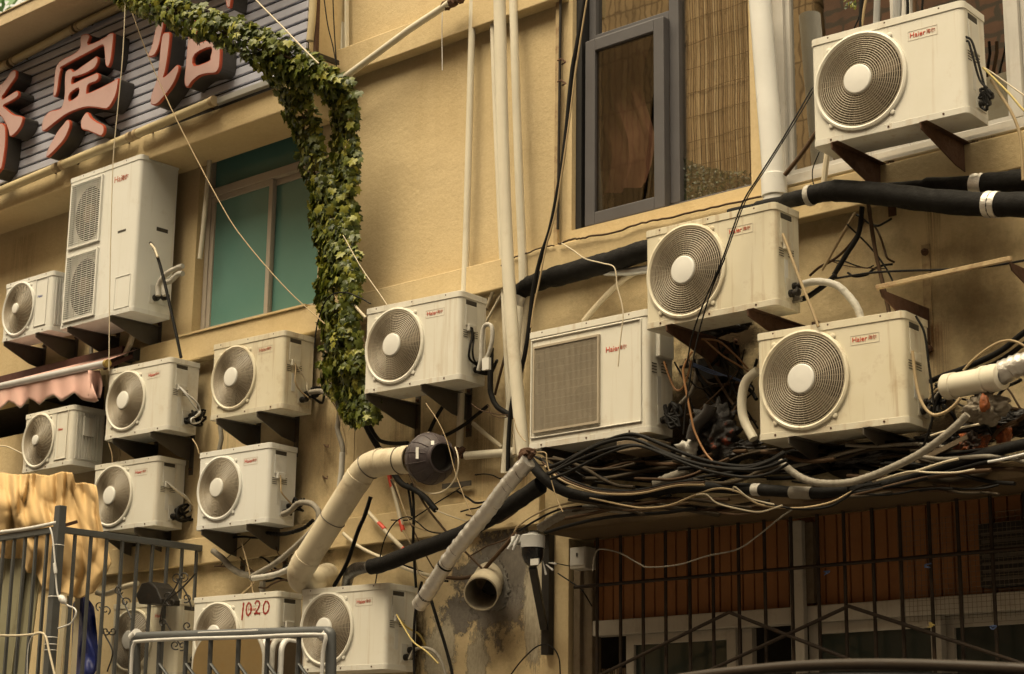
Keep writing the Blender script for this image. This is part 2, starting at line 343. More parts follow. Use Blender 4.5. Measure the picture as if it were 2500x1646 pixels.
def band(name, x0, x1, z0, z1, d, m='band', bev=.006):
    return MB().box((x0, -d, z0), (x1, .01, z1)).build(name, m, bld, smooth=0, bevel=bev)
band('string_course', P(348, 857).x, WX1, 4.588, 4.772, .085)
band('upper_beam', P(838, 200).x, W2[0] - .03, 6.325, 6.52, .09)
band('lower_course', -14.5, P(1330, 1300).x, 3.155, 3.335, .05)
band('sign_beam', -16.5, P(718, 236, .36).x, 6.055, 6.248, .36, 'band', .01)
MB().box((-16.5, -.335, 6.248), (P(752, 60, .36).x, .01, 7.365)).build('sign_backing', 'wall', bld, smooth=0)
MB().box((-16.5, -.74, 7.366), (P(752, 60, .36).x, .012, 7.462)).box((-16.5, -.752, 7.463), (P(752, 60, .36).x, .011, 7.474)).build('eave', 'soffit', bld, smooth=0, bevel=.004)
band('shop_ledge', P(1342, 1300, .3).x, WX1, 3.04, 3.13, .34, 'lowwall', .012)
# interiors
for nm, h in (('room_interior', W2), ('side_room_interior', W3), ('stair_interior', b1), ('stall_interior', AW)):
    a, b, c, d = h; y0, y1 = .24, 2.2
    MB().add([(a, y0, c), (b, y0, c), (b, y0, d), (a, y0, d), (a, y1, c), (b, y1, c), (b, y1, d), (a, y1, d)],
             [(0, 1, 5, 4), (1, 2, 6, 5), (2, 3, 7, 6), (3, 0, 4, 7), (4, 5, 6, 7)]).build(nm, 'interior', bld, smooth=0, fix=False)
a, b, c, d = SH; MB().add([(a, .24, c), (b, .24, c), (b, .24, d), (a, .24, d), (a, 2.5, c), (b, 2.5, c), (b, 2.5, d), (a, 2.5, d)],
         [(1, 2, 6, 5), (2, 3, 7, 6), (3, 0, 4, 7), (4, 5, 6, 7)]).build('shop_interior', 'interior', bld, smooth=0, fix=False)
def frame(mb, x0, x1, z0, z1, w, y0, y1, wb=None):
    wb = wb or w
    mb.box((x0, y0, z0), (x0 + w, y1, z1)).box((x1 - w, y0, z0), (x1, y1, z1)).box((x0 + w, y0, z0), (x1 - w, y1, z0 + wb)).box((x0 + w, y0, z1 - w), (x1 - w, y1, z1)); return mb
def pane(x0, x1, z0, z1, y, m, par, name='pane'):
    return MB().box((x0, y, z0), (x1, y + .006, z1)).build(name, m, par, smooth=0)
# --- green window
x0, x1, z0, z1 = b1; mx = P(652, 600, -.08).x; tz = P(515, 474, -.08).z
mb = MB(); frame(mb, x0 + .003, x1 - .003, z0, z1, .045, .075, .15); mb.box((x0 + .045, .07, tz - .03), (x1 - .045, .15, tz + .03))
w = mb.build('window', 'alu', bld, smooth=0, bevel=.003); w['label'] = 'teal sliding window with dull aluminium frame'
mb = MB(); frame(mb, x0 + .05, mx + .03, z0 + .05, tz - .032, .04, .082, .112); mb.build('sash', 'alu', w, smooth=0, bevel=.003)
mb = MB(); frame(mb, mx - .02, x1 - .05, z0 + .05, tz - .032, .04, .114, .142); mb.build('sash', 'alu', w, smooth=0, bevel=.003)
pane(x0 + .088, mx - .008, z0 + .088, tz - .07, .096, 'teal', w); pane(mx + .018, x1 - .088, z0 + .088, tz - .07, .128, 'teal', w); pane(x0 + .043, x1 - .043, tz + .028, z1 - .04, .11, 'teal', w)
MB().box((x0 - .02, -.10, z0 - .001), (x1, .075, z0 + .012)).build('window_sill', 'band', w, smooth=0)
# --- grey window
x0, x1, z0, z1 = W2
xm = P(1647, 300, -.1).x; tz0, tz1 = P(1440, 108, -.08).z, P(1440, 150, -.08).z
mb = MB(); frame(mb, x0 + .046, x1 - .003, z0 + .0, z1, .05, .10, .18); mb.box((xm - .035, .098, z0 + .05), (xm + .035, .18, z1 - .05)); zt = P(1520, 75, -.09).z
mb.box((x0 + .096, .099, zt - .035), (xm - .036, .18, zt + .035))
w = mb.build('window', 'greyframe', bld, smooth=0, bevel=.004); w['label'] = 'grey framed window with dark sash and large reflecting pane'
MB().box((x0 + .001, .035, z0 + .002), (x0 + .044, .185, z1 - .002)).build('gasket', 'gasket', w, smooth=0)
sx0, sx1 = x0 + .066, xm - .03
mb = MB(); frame(mb, sx0, sx1, z0 + .02, zt - .02, .075, .04, .096); mb.build('sash', 'greyframe', w, smooth=0, bevel=.005)
pane(sx0 + .07, sx1 - .07, z0 + .09, zt - .09, .06, 'glassS', w); pane(x0 + .094, xm - .034, zt + .034, z1 - .05, .13, 'glassB', w); pane(xm + .034, x1 - .05, z0 + .048, z1 - .05, .13, 'glassR', w)
mb = MB(); gx = [sx0 - .12 + i * .026 for i in range(17)]; vs = []
for j in range(11):
    for i, gxx in enumerate(gx): vs.append((gxx + .06 * math.sin(j * .7), .27 + .03 * math.sin(i * 1.1 + j * .3), 5.15 + j * .1))
mb.add(vs, [(j * 17 + i, j * 17 + i + 1, (j + 1) * 17 + i + 1, (j + 1) * 17 + i) for j in range(10) for i in range(16)]).build('curtain', 'curtain', w, fix=False)
# --- white window
x0, x1, z0, z1 = W3
mb = MB(); frame(mb, x0 + .003, x1 - .003, z0, z1, .075, .07, .17)
xq = P(2212, 360, -.1).x; xr = P(2487, 200, -.1).x
mb.box((xr - .03, .068, z0 + .075), (xr + .03, .17, z1 - .075)); mb.box((xq - .03, .09, z0 + .075), (xq + .03, .15, z1 - .075))
w = mb.build('window', 'whiteframe', bld, smooth=0, bevel=.004); w['label'] = 'white framed window reflecting red brick'
for a, b in ((x0 + .075, xq - .03), (xq + .03, xr - .03), (xr + .03, x1 - .075)): frame(mb := MB(), a + .002, b - .002, z0 + .077, z1 - .077, .028, .095, .14); mb.build('sash', 'whiteframe', w, smooth=0); pane(a + .026, b - .026, z0 + .1, z1 - .1, .115, 'glassB', w)
MB().box((x0, .0 - .03, z0 - .02), (x1, .07, z0 - .001)).build('window_sill', 'whiteframe', w, smooth=0)
# --- shop front
sx = SH[0]; zb = 2.515; zc = 2.60; Ys = .10
shop = MB()
xa, xb = P(1449, 1500, -Ys).x, .9; n = int((xb - xa) / .073)
pts = []
for i in range(n + 1):
    xx = xa + i * .073; pts += [(xx, Ys + rnd.uniform(0, .004)), (xx + .062, Ys + rnd.uniform(0, .004)), (xx + .065, Ys + .014), (xx + .070, Ys + .014)]
vs = [(p[0], p[1], z) for z in (zc, 3.055) for p in pts]; k = len(pts)
shop.add(vs, [(i, i + 1, k + i + 1, k + i) for i in range(k - 1)])
sf = shop.build('shop_shutter', 'slatbrown', bld, smooth=0, fix=False); sf['label'] = 'brown vertical slatted shutter over the shop windows'
mb = MB().box((P(1428, 1540, -.07).x, .055, zb), (xb, .15, zc - .002)); mb.build('shop_transom', 'shopwhite', bld, smooth=0, bevel=.004)
mb = MB().box((P(1931, 1440, -.03).x, .02, 1.0), (P(1963, 1440, -.03).x, .054, 3.03)); mb.build('shop_post', 'shopwhite', bld, smooth=0, bevel=.004)
mb = MB().box((P(1965, 1440, -.05).x, .05, zc + .01), (P(1987, 1440, -.05).x, .092, 3.02)); mb.build('shop_post', 'wood', bld, smooth=0)
for i, (p0, p1, yy) in enumerate(((1528, 1795, .09), (1975, 2298, .09), (2305, 2530, .16), (1812, 1836, .12))):
    q0, q1 = P(p0, 1570, -yy).x, P(p1, 1570, -yy).x
    if i < 3:
        f = frame(MB(), q0, q1, 1.4, zb - .002, .055, yy, yy + .05).build('window', 'shopwhite', bld, smooth=0, bevel=.003)
        pane(q0 + .053, q1 - .053, 1.45, zb - .055, yy + .02, 'glassT', f)
        MB().box((q0 + (q1 - q0) * .66, yy + .035, 1.46), (q0 + (q1 - q0) * .72, yy + .06, zb - .06)).build('mullion', 'shopwhite', f, smooth=0)
    else: MB().box((q0, yy, 1.4), (q1, yy + .04, zb - .003)).build('shop_post', 'shopwhite', bld, smooth=0)
mb = MB(); mb.box((P(1400, 1440, -.02).x, .02, 1.0), (P(1416, 1440, -.02).x, .10, 3.0)).box((P(1420, 1440, -.05).x, .05, 1.0), (P(1446, 1440, -.05).x, .13, 3.01)); mb.build('shop_jamb', 'wood', bld, smooth=0, bevel=.004)
# mortar patch and flaked plaster on the lower wall
def patch(name, m, cx, cy, rx, ry, off, seed, th=.012, n=44):
    rr = random.Random(seed); pts = []
    for i in range(n):
        a = 2 * math.pi * i / n; k = 1 + .38 * mnoise.noise((math.cos(a) * 1.6 + seed, math.sin(a) * 1.6, 0)) + rr.uniform(-.06, .06)
        pts.append(P(cx + rx * k * math.cos(a), cy + ry * k * math.sin(a), off))
    return MB().prism([pts], (0, th, 0)).build(name, m, bld, smooth=0)
patch('mortar_patch', 'plaster', 1190, 1428, 60, 66, .010, 3, n=90)
def stainmat(name, c, streak=False, dens=1.0, sc=3.2, soft=.2):
    k = NT(name); tc = k.add('ShaderNodeTexCoord'); oi = k.add('ShaderNodeObjectInfo'); v = tc.outputs['Object']
    ad = k.add('ShaderNodeVectorMath', operation='ADD'); cb = k.add('ShaderNodeCombineXYZ'); mu = k.add('ShaderNodeMath', operation='MULTIPLY'); mu.inputs[1].default_value = 40; k.link(oi.outputs['Random'], mu.inputs[0]); k.link(mu.outputs[0], cb.inputs[0]); k.link(mu.outputs[0], cb.inputs[2]); k.link(v, ad.inputs[0]); k.link(cb.outputs[0], ad.inputs[1])
    sp = k.add('ShaderNodeSeparateXYZ'); k.link(v, sp.inputs[0])
    def math_(op, a, b):
        n = k.add('ShaderNodeMath', operation=op)
        for i, q in enumerate((a, b)):
            if isinstance(q, (int, float)): n.inputs[i].default_value = q
            else: k.link(q, n.inputs[i])
        return n.outputs[0]
    if streak:
        nz = k.noise(k.mapped(ad.outputs[0], (7, 1, .5)), 1.0, 5, .65); edge = math_('SUBTRACT', 1, math_('POWER', math_('ABSOLUTE', sp.outputs[0], 0), 3)); fade = k.ramp(sp.outputs[2], -1, 1, 0, 1)
        a = math_('MULTIPLY', k.ramp(nz, .42, .72, 0, dens), math_('MULTIPLY', edge, math_('MULTIPLY', fade, k.ramp(sp.outputs[2], .9, 1, 1, 0))))
    else:
        ln = k.add('ShaderNodeVectorMath', operation='LENGTH'); k.link(v, ln.inputs[0]); nz = k.noise(ad.outputs[0], sc, 9, .72)
        a = k.ramp(math_('ADD', math_('MULTIPLY', nz, 1.7), math_('SUBTRACT', .45, ln.outputs['Value'])), .58, .58 + soft, 0, dens)
    d = k.add('ShaderNodeBsdfPrincipled', Roughness=.92); d.inputs['Specular IOR Level'].default_value = .1; k.link(k.mix(k.ramp(k.noise(ad.outputs[0], 9, 7, .7), .3, .7), c, tuple(x * .6 for x in c)), d.inputs['Base Color'])
    t = k.add('ShaderNodeBsdfTransparent'); mx = k.add('ShaderNodeMixShader'); k.link(a, mx.inputs[0]); k.link(t.outputs[0], mx.inputs[1]); k.link(d.outputs[0], mx.inputs[2]); k.link(mx.outputs[0], k.out.inputs[0]); return k.m
M['st_mortar'] = stainmat('mortar_smear', (.25, .22, .185)); M['st_shade'] = stainmat('shade_patch', (.05, .03, .014), False, .88, 2.6, .45); M['st_pale'] = stainmat('bare_plaster', (.60, .52, .38), False, .9, 2.4)
M['st_drip'] = stainmat('run_off_stain', (.24, .13, .04), True, .5); M['st_rust'] = stainmat('rust_run', (.26, .09, .025), True, .75); M['st_grime'] = stainmat('grime', (.22, .14, .06), False, .5, 2.4, .8)
SN = [0]
def stain(m, x, y, w, h, off=None):
    SN[0] += 1; c = P(x, y, 0); o = MB().add([(-1, 0, -1), (1, 0, -1), (1, 0, 1), (-1, 0, 1)], [(0, 1, 2, 3)]).build({'st_mortar': 'mortar_smear', 'st_shade': 'shade_patch', 'st_pale': 'bare_plaster', 'st_drip': 'run_off_stain', 'st_rust': 'rust_run', 'st_grime': 'grime_stain'}[m], m, bld, smooth=0, fix=False)
    o.location = (c.x, -(off if off is not None else .002 + .0004 * SN[0]), c.z); o.scale = (w, 1, h); o.visible_shadow = True
stain('st_mortar', 1212, 1422, .46, .46); stain('st_mortar', 1255, 1365, .2, .34); stain('st_mortar', 1120, 1500, .2, .18)
stain('st_pale', 1165, 1612, .13, .26); stain('st_pale', 1310, 1470, .14, .55); stain('st_pale', 1075, 1590, .2, .3); stain('st_pale', 1010, 1330, .3, .1); stain('st_pale', 640, 1340, .4, .1)
for x, y, w, h in ((1700, 1010, .55, .55), (1560, 1110, .8, .22), (1980, 1100, .9, .25), (2330, 1060, .6, .22), (1780, 830, .5, .3), (1400, 1130, .4, .18), (1010, 1560, .16, .4), (240, 1030, .5, .22), (760, 1330, .35, .2)): stain('st_shade', x, y, w, h)  # dark patches paint the wall shade behind the ledge and between units
for x, y, w, h in ((2380, 700, .4, .5), (2440, 880, .3, .3), (620, 830, .6, .12), (1480, 600, .5, .12), (1150, 860, .25, .8), (1060, 1120, .7, .5), (700, 1180, .6, .7), (900, 1330, .5, .35), (2350, 780, .7, .5), (2060, 620, .5, .4), (560, 1330, .7, .3), (420, 1400, .6, .3), (1480, 740, .4, .3), (1250, 1560, .35, .35), (800, 1080, .3, .5)): stain('st_grime', x, y, w, h)
for x, y, w, h in ((1000, 1130, .22, .4), (800, 1130, .18, .35), (640, 1330, .2, .25), (560, 1120, .12, .3), (1190, 1150, .12, .35), (60, 660, .2, .3)): stain('st_drip', x, y, w, h)
for x, y, w, h in ((2300, 920, .07, .28), (2285, 600, .05, .2), (1376, 330, .03, .3), (1290, 1180, .05, .12), (980, 1060, .05, .25), (1080, 1040, .04, .22), (2420, 420, .05, .2), (2120, 470, .06, .22)): stain('st_rust', x, y, w, h)
# opposite side of the street (seen in the window panes)
for nm, xx0, xx1, mm, hh, lab in (('tiled_block', -45, -12.75, 'tantile', 17, 'tan tiled block across the street, seen reflected in the grey window'), ('brick_block', -12.6, 25, 'redbrick', 16, 'red brick block across the street, seen reflected in the white window')):
    t = thing(nm, lab, 'building', (xx0, -11.5, 0)); W = xx1 - xx0; mb = MB()
    hl = [(2.2 + i * 4.6, 3.8 + i * 4.6, z, z + 1.5) for i in range(int(W / 4.6)) for z in (1.2, 4.4)]
    xs = sorted({0, W, *[q for h in hl for q in h[:2]]}); zs = sorted({0, hh, *[q for h in hl for q in h[2:]]})
    for i in range(len(xs) - 1):
        for j in range(len(zs) - 1):
            ccx, ccz = (xs[i] + xs[i + 1]) / 2, (zs[j] + zs[j + 1]) / 2
            if not any(h[0] < ccx < h[1] and h[2] < ccz < h[3] for h in hl): mb.add([(xs[i], 0, zs[j]), (xs[i + 1], 0, zs[j]), (xs[i + 1], 0, zs[j + 1]), (xs[i], 0, zs[j + 1])], [(0, 3, 2, 1)])
    mb.add([(0, 0, hh), (W, 0, hh), (W, -8, hh), (0, -8, hh), (0, 0, 0), (0, -8, 0), (W, 0, 0), (W, -8, 0)], [(0, 1, 2, 3), (0, 3, 5, 4), (1, 6, 7, 2), (3, 2, 7, 5)])
    mb.build('wall', mm, t, smooth=0, fix=False)
    for h in hl:
        fo = frame(MB(), h[0], h[1], h[2], h[3], .06, -.12, -.05).build('window', 'greyframe', t, smooth=0); MB().box((h[0] + .06, -.1, h[2] + .06), (h[1] - .06, -.09, h[3] - .06)).build('pane', 'gasket', fo, smooth=0)
# ================================================================ AIR CONDITIONERS
def text(name, body, size, par, loc, m, rot=(R(90), 0, 0), ext=.0006):
    cu = bpy.data.curves.new(name, 'FONT'); cu.body = body; cu.size = size; cu.extrude = ext; cu.align_x = 'LEFT'; cu.materials.append(M[m])
    o = bpy.data.objects.new(name, cu); COL.objects.link(o); o.parent = par; o.location = loc; o.rotation_euler = rot; return o
def fan_guard(W, H, cx, cz, ro, rh, nr, nsp, swirl, par, y=0.0):
    mb = MB(); A = (0, 1, 0); dome = .026; rim = MB()
    rim.lathe((cx, 0, cz), (0, -1, 0), [(-y - .004, ro + .016), (-y + .012, ro + .014), (-y + .016, ro + .004), (-y + .010, ro - .006), (-y - .03, ro - .008)], 56)
    for i in range(nr):
        t = (i + .5) / nr; rad = rh + (ro - rh - .004) * t
        mb.ring((cx, y - .008 - dome * (1 - t ** 2) * .8, cz), A, rad, .0029 if not swirl else .0018, 52, 4)
    for i in range(nsp):
        a = 2 * math.pi * i / nsp; pp = []
        for j in range(6 if swirl else 4):
            t = j / (5 if swirl else 3); rad = rh * .9 + (ro - rh * .9) * t; b = a + swirl * t
            pp.append((cx + rad * math.cos(b), y - .006 - dome * (1 - t * t) * .8, cz + rad * math.sin(b)))
        mb.tube(pp, .0013 if not swirl else .0024, 4, False)
    for a in (50, 130, 230, 310):
        a = R(a); px_, pz_ = cx + (ro + .02) * math.cos(a), cz + (ro + .02) * math.sin(a)
        rim.lathe((px_, y + .002, pz_), (0, -1, 0), [(0, .014), (.01, .013), (.012, .008), (.0121, .0)], 10)
    g = mb.build('fan_guard', 'guard', par, smooth=50, fix=False); rim.build('guard_rim', 'white', g, smooth=50, fix=False)
    h = MB().lathe((cx, y - .008 - dome * .8, cz), (0, -1, 0), [(-.008, rh), (.004, rh), (.009, rh * .93), (.011, rh * .7), (.012, 0)], 36).build('hub_cap', 'hub', g)
    h.parent = g
    return g
def fan_blades(cx, cz, r, y, par, turn=0.):
    mb = MB(); mb.lathe((cx, y, cz), (0, -1, 0), [(-.03, r * .26), (.03, r * .24), (.035, 0)], 20)
    for k in range(3):
        vs = []
        for i in range(7):
            for j in range(2):
                t = i / 6; rad = r * (.2 + .76 * t); a = turn + k * 2 * math.pi / 3 + (-.35 + .15 * t if j == 0 else .5 + .35 * t)
                vs.append((cx + rad * math.cos(a), y + (.035 if j else -.03), cz + rad * math.sin(a)))
        mb.add(vs, [(2 * i, 2 * i + 1, 2 * i + 3, 2 * i + 2) for i in range(6)])
    return mb.build('fan', 'blade', par, smooth=60, fix=False)
def casing(W, H, D, par, holes, rc=.028, lidh=.03, base=.028):
    """sheet metal body, rounded front corners, round openings in the front sheet"""
    y0, y1, x0, x1 = -D / 2, D / 2, -W / 2, W / 2; z0, z1 = base, H - lidh
    mb = MB(); n = 5; prof = [(x0, y1)] + [(x0 + rc - rc * math.cos(a), y0 + rc - rc * math.sin(a)) for a in [math.pi / 2 * i / n for i in range(n + 1)]]
    prof2 = [(x1 - rc + rc * math.sin(a), y0 + rc - rc * math.cos(a)) for a in [math.pi / 2 * i / n for i in range(n + 1)]] + [(x1, y1), (x0, y1)]
    for p in (prof, prof2):
        k = len(p); mb.add([(q[0], q[1], z) for z in (z0, z1) for q in p], [(i, i + 1, k + i + 1, k + i) for i in range(k - 1)])
    fx0, fx1 = x0 + rc, x1 - rc
    if len(holes) == 1 and len(holes[0]) == 3:
        cx, cz, r = holes[0]; xm = min(fx1 - .01, cx + r + .05); mb.recthole(fx0, xm, z0, z1, cx, cz, r, y0)
        mb.add([(xm, y0, z0), (fx1, y0, z0), (fx1, y0, z1), (xm, y0, z1)], [(0, 1, 2, 3)])
    elif holes and len(holes[0]) == 4:
        tmp = MB(); wall_with_holes(tmp, fx0, fx1, z0, z1, holes, y0, .012); mb.add(tmp.v, tmp.f)
    o = mb.build('casing', 'white', par, smooth=40)
    lp = [(x0 - .004, y1 + .004)] + [(q[0] - .004, q[1] - .004) for q in prof[1:]] + [(q[0] + .004, q[1] - .004) for q in prof2[:-2]] + [(x1 + .004, y1 + .004)]
    MB().prism([[(q[0], q[1], H - lidh - .006) for q in lp]], (0, 0, lidh + .006)).build('top_cover', 'white', par, smooth=35, bevel=.007)
    bp = [(q[0] * 1.008, q[1] * 1.01, 0) for q in prof[1:] + prof2[:-2]] + [(x1, y1, 0), (x0, y1, 0)]
    MB().prism([bp], (0, 0, base + .004)).build('base_pan', 'white2', par, smooth=35, bevel=.003)
    return o
def side_details(W, H, D, par, cover=True):
    x = W / 2
    mb = MB().box((x - .001, -D / 2 + .05, H * .865), (x + .003, -D / 2 + .145, H * .915)); mb.build('handle_recess', 'slot', par, smooth=0)
    c = frame(MB(), 0, 1, 0, 1, .1, 0, 1)
    mb = MB()
    if cover: mb.box((x, -D / 2 + .045, H * .62), (x + .006, -D / 2 + .15, H * .855)).box((x, -D / 2 + .06, H * .56), (x + .02, -D / 2 + .13, H * .64)).build('service_cover', 'white2', par, smooth=0, bevel=.003)
    for ya, yb, zo in ((.03, .07, .49), (.11, .16, .505)):
        mb = MB()
        for i in range(4): mb.box((x - .001, -D / 2 + ya, H * (zo + i * .024)), (x + .0022, -D / 2 + yb, H * (zo + .007 + i * .024)))
        mb.build('vent_slots', 'slot', par, smooth=0)
    MB().box((x - .001, -D / 2 + .075, H * .24), (x + .0018, -D / 2 + .105, H * .47)).build('rating_label', 'sticker', par, smooth=0)
    mb = MB().box((x, D / 2 - .13, .05), (x + .004, D / 2 - .02, .155)); vp = mb.build('valve_plate', 'white2', par, smooth=0, bevel=.002)
    v = MB()
    for zz, yy in ((.078, D / 2 - .095), (.122, D / 2 - .06)): v.lathe((x, yy, zz), (1, 0, 0), [(0, .02), (.018, .02), (.02, .013), (.04, .013), (.041, .018), (.055, .018), (.056, 0)], 10).tube([(x + .03, yy, zz), (x + .035, yy + .02, zz + .03)], .008, 6)
    v.build('valve', 'blacksteel', par, smooth=40)
def screws(par, pts):
    mb = MB()
    for p in pts: mb.lathe(p, (0, -1, 0), [(0, .006), (.003, .005), (.0035, 0)], 8)
    mb.build('screws', 'rust', par, smooth=0)
def logo(W, H, D, par, m='red', col2='pink', word='Haier', fx=.655, fz=.775, s=1., plate=True):
    w = W * .175 * s; h = .05 * H * 1.3 * s; x = -W / 2 + W * fx; z = H * fz; y = -D / 2
    if plate: frame(MB(), x - .006, x + w + .006, z - .012, z + h, .0018, y - .0012, y + .0005).build('badge', 'plate', par, smooth=0)
    lt = text('lettering', word, h * 1.02, par, (x + .002, y - .0012, z + .002), m)
    if col2: text('lettering', '海尔', h * .66, par, (x + w * .62, y - .0012, z + .006), col2)
UNITS = {}
def place(tl, bl, tr, rb, off, yaw):
    a = P(*tl, off); H = a.z - P(*bl, off).z; d = Vector((math.cos(R(yaw)), math.sin(R(yaw)), 0)); e = Vector((-d.y, d.x, 0))
    lo, hi = .2, 1.6
    for _ in range(40):
        mid = (lo + hi) / 2
        if pxof(a + d * mid)[0] < tr[0]: lo = mid
        else: hi = mid
    W = lo; c = a + d * W; lo, hi = .1, .6
    for _ in range(40):
        mid = (lo + hi) / 2
        if pxof(c + e * mid)[0] < rb: lo = mid
        else: hi = mid
    D = max(.2, min(.34, lo)); base = a + d * W / 2 + e * D / 2; base.z = a.z - H
    return base, W, H, D
VAR = {'U2': 'B', 'U4': 'B', 'U6': 'B', 'U12': 'B', 'U15': 'C', 'U14': 'C', 'U9': 'C'}
def unit(key, *a, **k):
    t = unit_(key, *a, **k); sfx = VAR.get(key, '')
    for o in t.children_recursive:
        if o.type == 'MESH' and sfx:
            for i, mm in enumerate(o.data.materials):
                if mm in (M['white'], M['white2']): o.data.materials[i] = M[('white' if mm == M['white'] else 'white2') + sfx]
    return t
def unit_(key, tl, bl, tr, rb, off, yaw, kind, label, logom='red', col2='pink', turn=0., group='outdoor air conditioners on the facade'):
    base, W, H, D = place(tl, bl, tr, rb, off, yaw); t = thing('air_conditioner', label, 'air conditioner', base, R(yaw), group); UNITS[key] = (t, W, H, D, base, yaw)
    y = -D / 2
    if kind in ('std', 'swirl'):
        fcx, fr_ = {'U11': (.305, .25)}.get(key, (.328, .29)); cx, cz = (-W / 2 + fcx * W, .505 * H); ro = min(.445 * H, fr_ * W) if kind == 'std' else min(.43 * H, .32 * W); rh = ro * (.315 if kind == 'std' else .2)
        casing(W, H, D, t, [(cx, cz, ro)])
        fan_guard(W, H, cx, cz, ro, rh, 14 if kind == 'std' else 19, 40 if kind == 'std' else 26, 0 if kind == 'std' else 1.0, t, y)
        MB().lathe((cx, y, cz), (0, 1, 0), [(0, ro - .001), (.07, ro - .012)], 48).build('shroud', 'blade', t, fix=False)
        fan_blades(cx, cz, ro * .92, y + .055, t, turn)
        MB().box((-W / 2 + .01, D / 2 - .05, .04), (W / 2 - .2 * W, D / 2 - .03, H - .04)).build('coil', 'coil', t, smooth=0)
        screws(t, [(-W / 2 + W * f, y - .001, z) for f in (.12, .5, .85) for z in (H - .012, .018)])
        if kind == 'swirl':
            frame(MB(), W * .16, W * .40, H * .12, H * .93, .005, y - .007, y + .001).build('label_panel', 'white', t, smooth=0, bevel=.002)
            mb = MB()
            for i in range(9): mb.box((W / 2 - .001, y + .03 + i * .024, .05), (W / 2 + .007, y + .042 + i * .024, H - .05))
            mb.build('corner_flutes', 'white2', t, smooth=0); logo(W, H, D, t, logom, None, fx=.70, fz=.60, s=.95, plate=False)
            MB().box((W / 2, y + .08, H * .5), (W / 2 + .02, y + .17, H * .82)).build('service_cover', 'white2', t, smooth=0, bevel=.003)
        else: side_details(W, H, D, t); logo(W, H, D, t, logom, col2)
    elif kind == 'grid':
        gx0, gx1, gz0, gz1 = -W / 2 + W * .055, -W / 2 + W * .615, H * .13, H * .865
        casing(W, H, D, t, [(gx0 + .012, gx1 - .012, gz0 + .012, gz1 - .012)])
        mb = frame(MB(), -W / 2 + W * .03, W / 2 - W * .05, H * .09, H * .93, .006, y - .009, y + .001); mb.build('front_panel', 'white', t, smooth=0, bevel=.003)
        mb = frame(MB(), gx0, gx1, gz0, gz1, .012, y - .016, y + .002); n = 52
        for i in range(n): xx = gx0 + .012 + (gx1 - gx0 - .024) * (i + .5) / n; mb.tube([(xx, y - .010, gz0 + .01), (xx, y - .010, gz1 - .01)], .0026, 5, False)
        for i in range(1, 11): zz = gz0 + (gz1 - gz0) * i / 11; mb.tube([(gx0 + .01, y - .006, zz), (gx1 - .01, y - .006, zz)], .0018, 4, False)
        mb.build('slatted_grille', 'guard', t, smooth=0, bevel=0, fix=False)
        cx, cz = (gx0 + gx1) / 2, (gz0 + gz1) / 2; fan_blades(cx, cz, .2, y + .07, t, turn)
        MB().box((-W / 2 + .01, D / 2 - .05, .04), (W / 2 - .03, D / 2 - .03, H - .04)).build('coil', 'coil', t, smooth=0)
        MB().box((gx0 - .01, y + .10, gz0 - .01), (gx1 + .01, y + .11, gz1 + .01)).build('fan_shroud', 'blade', t, smooth=0)
        screws(t, [(-W / 2 + W * f, y - .001, z) for f in (.12, .5, .85) for z in (H - .012, .018)]); side_details(W, H, D, t, False); logo(W, H, D, t, logom, col2, fx=.655, fz=.70, plate=False)
        MB().box((W / 2, y + .06, H * .62), (W / 2 + .03, D / 2 - .02, H * .9)).build('service_cover', 'white2', t, smooth=0, bevel=.006)
    elif kind == 'tall':
        hs = [(-W / 2 + W * .05, -W / 2 + W * .495, H * a, H * b) for a, b in ((.035, .47), (.515, .95))]
        casing(W, H, D, t, [(q[0] + .012, q[1] - .012, q[2] + .012, q[3] - .012) for q in hs])
        for q in hs:
            g = frame(MB(), *q, .014, y - .016, y + .002); n = 30
            for i in range(n): zz = q[2] + .014 + (q[3] - q[2] - .028) * (i + .5) / n; g.tube([(q[0] + .01, y - .011, zz), (q[1] - .01, y - .011, zz)], .0028, 4, False)
            for i in range(1, 6): xx = q[0] + (q[1] - q[0]) * i / 6; g.tube([(xx, y - .006, q[2] + .01), (xx, y - .006, q[3] - .01)], .002, 4, False)
            g.build('fan_grille', 'white', t, smooth=0, fix=False)
            cx, cz = (q[0] + q[1]) / 2, (q[2] + q[3]) / 2; r = (q[3] - q[2]) * .415; rx = (q[1] - q[0]) * .43
            MB().box((q[0] + .004, y + .030, q[2] + .004), (q[1] - .004, y + .034, q[3] - .004)).build('shroud', 'hub', t, smooth=0)
            MB().add([(cx + rx * math.cos(a), y + .024, cz + r * math.sin(a)) for a in [2 * math.pi * k / 64 for k in range(64)]], [tuple(range(64))]).build('fan_opening', 'deep', t, smooth=0)
            MB().lathe((cx + .01, y + .024, cz), (0, -1, 0), [(0, .075), (.012, .07), (.016, 0)], 24).build('fan_hub', 'blade', t)
        MB().box((-W / 2 + .01, D / 2 - .05, .04), (W / 2 - .05, D / 2 - .03, H - .04)).build('coil', 'coil', t, smooth=0)
        logo(W, H, D, t, logom, col2, fx=.64, fz=.865, s=.9, plate=False)
        MB().box((W * .24, y - .001, H * .525), (W * .35, y + .001, H * .54)).build('handle_recess', 'slot', t, smooth=0); MB().box((W / 2 - .001, D / 2 - .16, H * .54), (W / 2 + .001, D / 2 - .06, H * .565)).build('handle_recess', 'slot', t, smooth=0)
        frame(MB(), W * .25, W * .455, H * .035, H * .24, .004, y - .004, y + .001).build('access_panel', 'white', t, smooth=0, bevel=.002)
        vp = MB().box((W / 2, D / 2 - .19, .09), (W / 2 + .004, D / 2 - .02, .22)); vp.build('valve_plate', 'white2', t, smooth=0)
        v = MB()
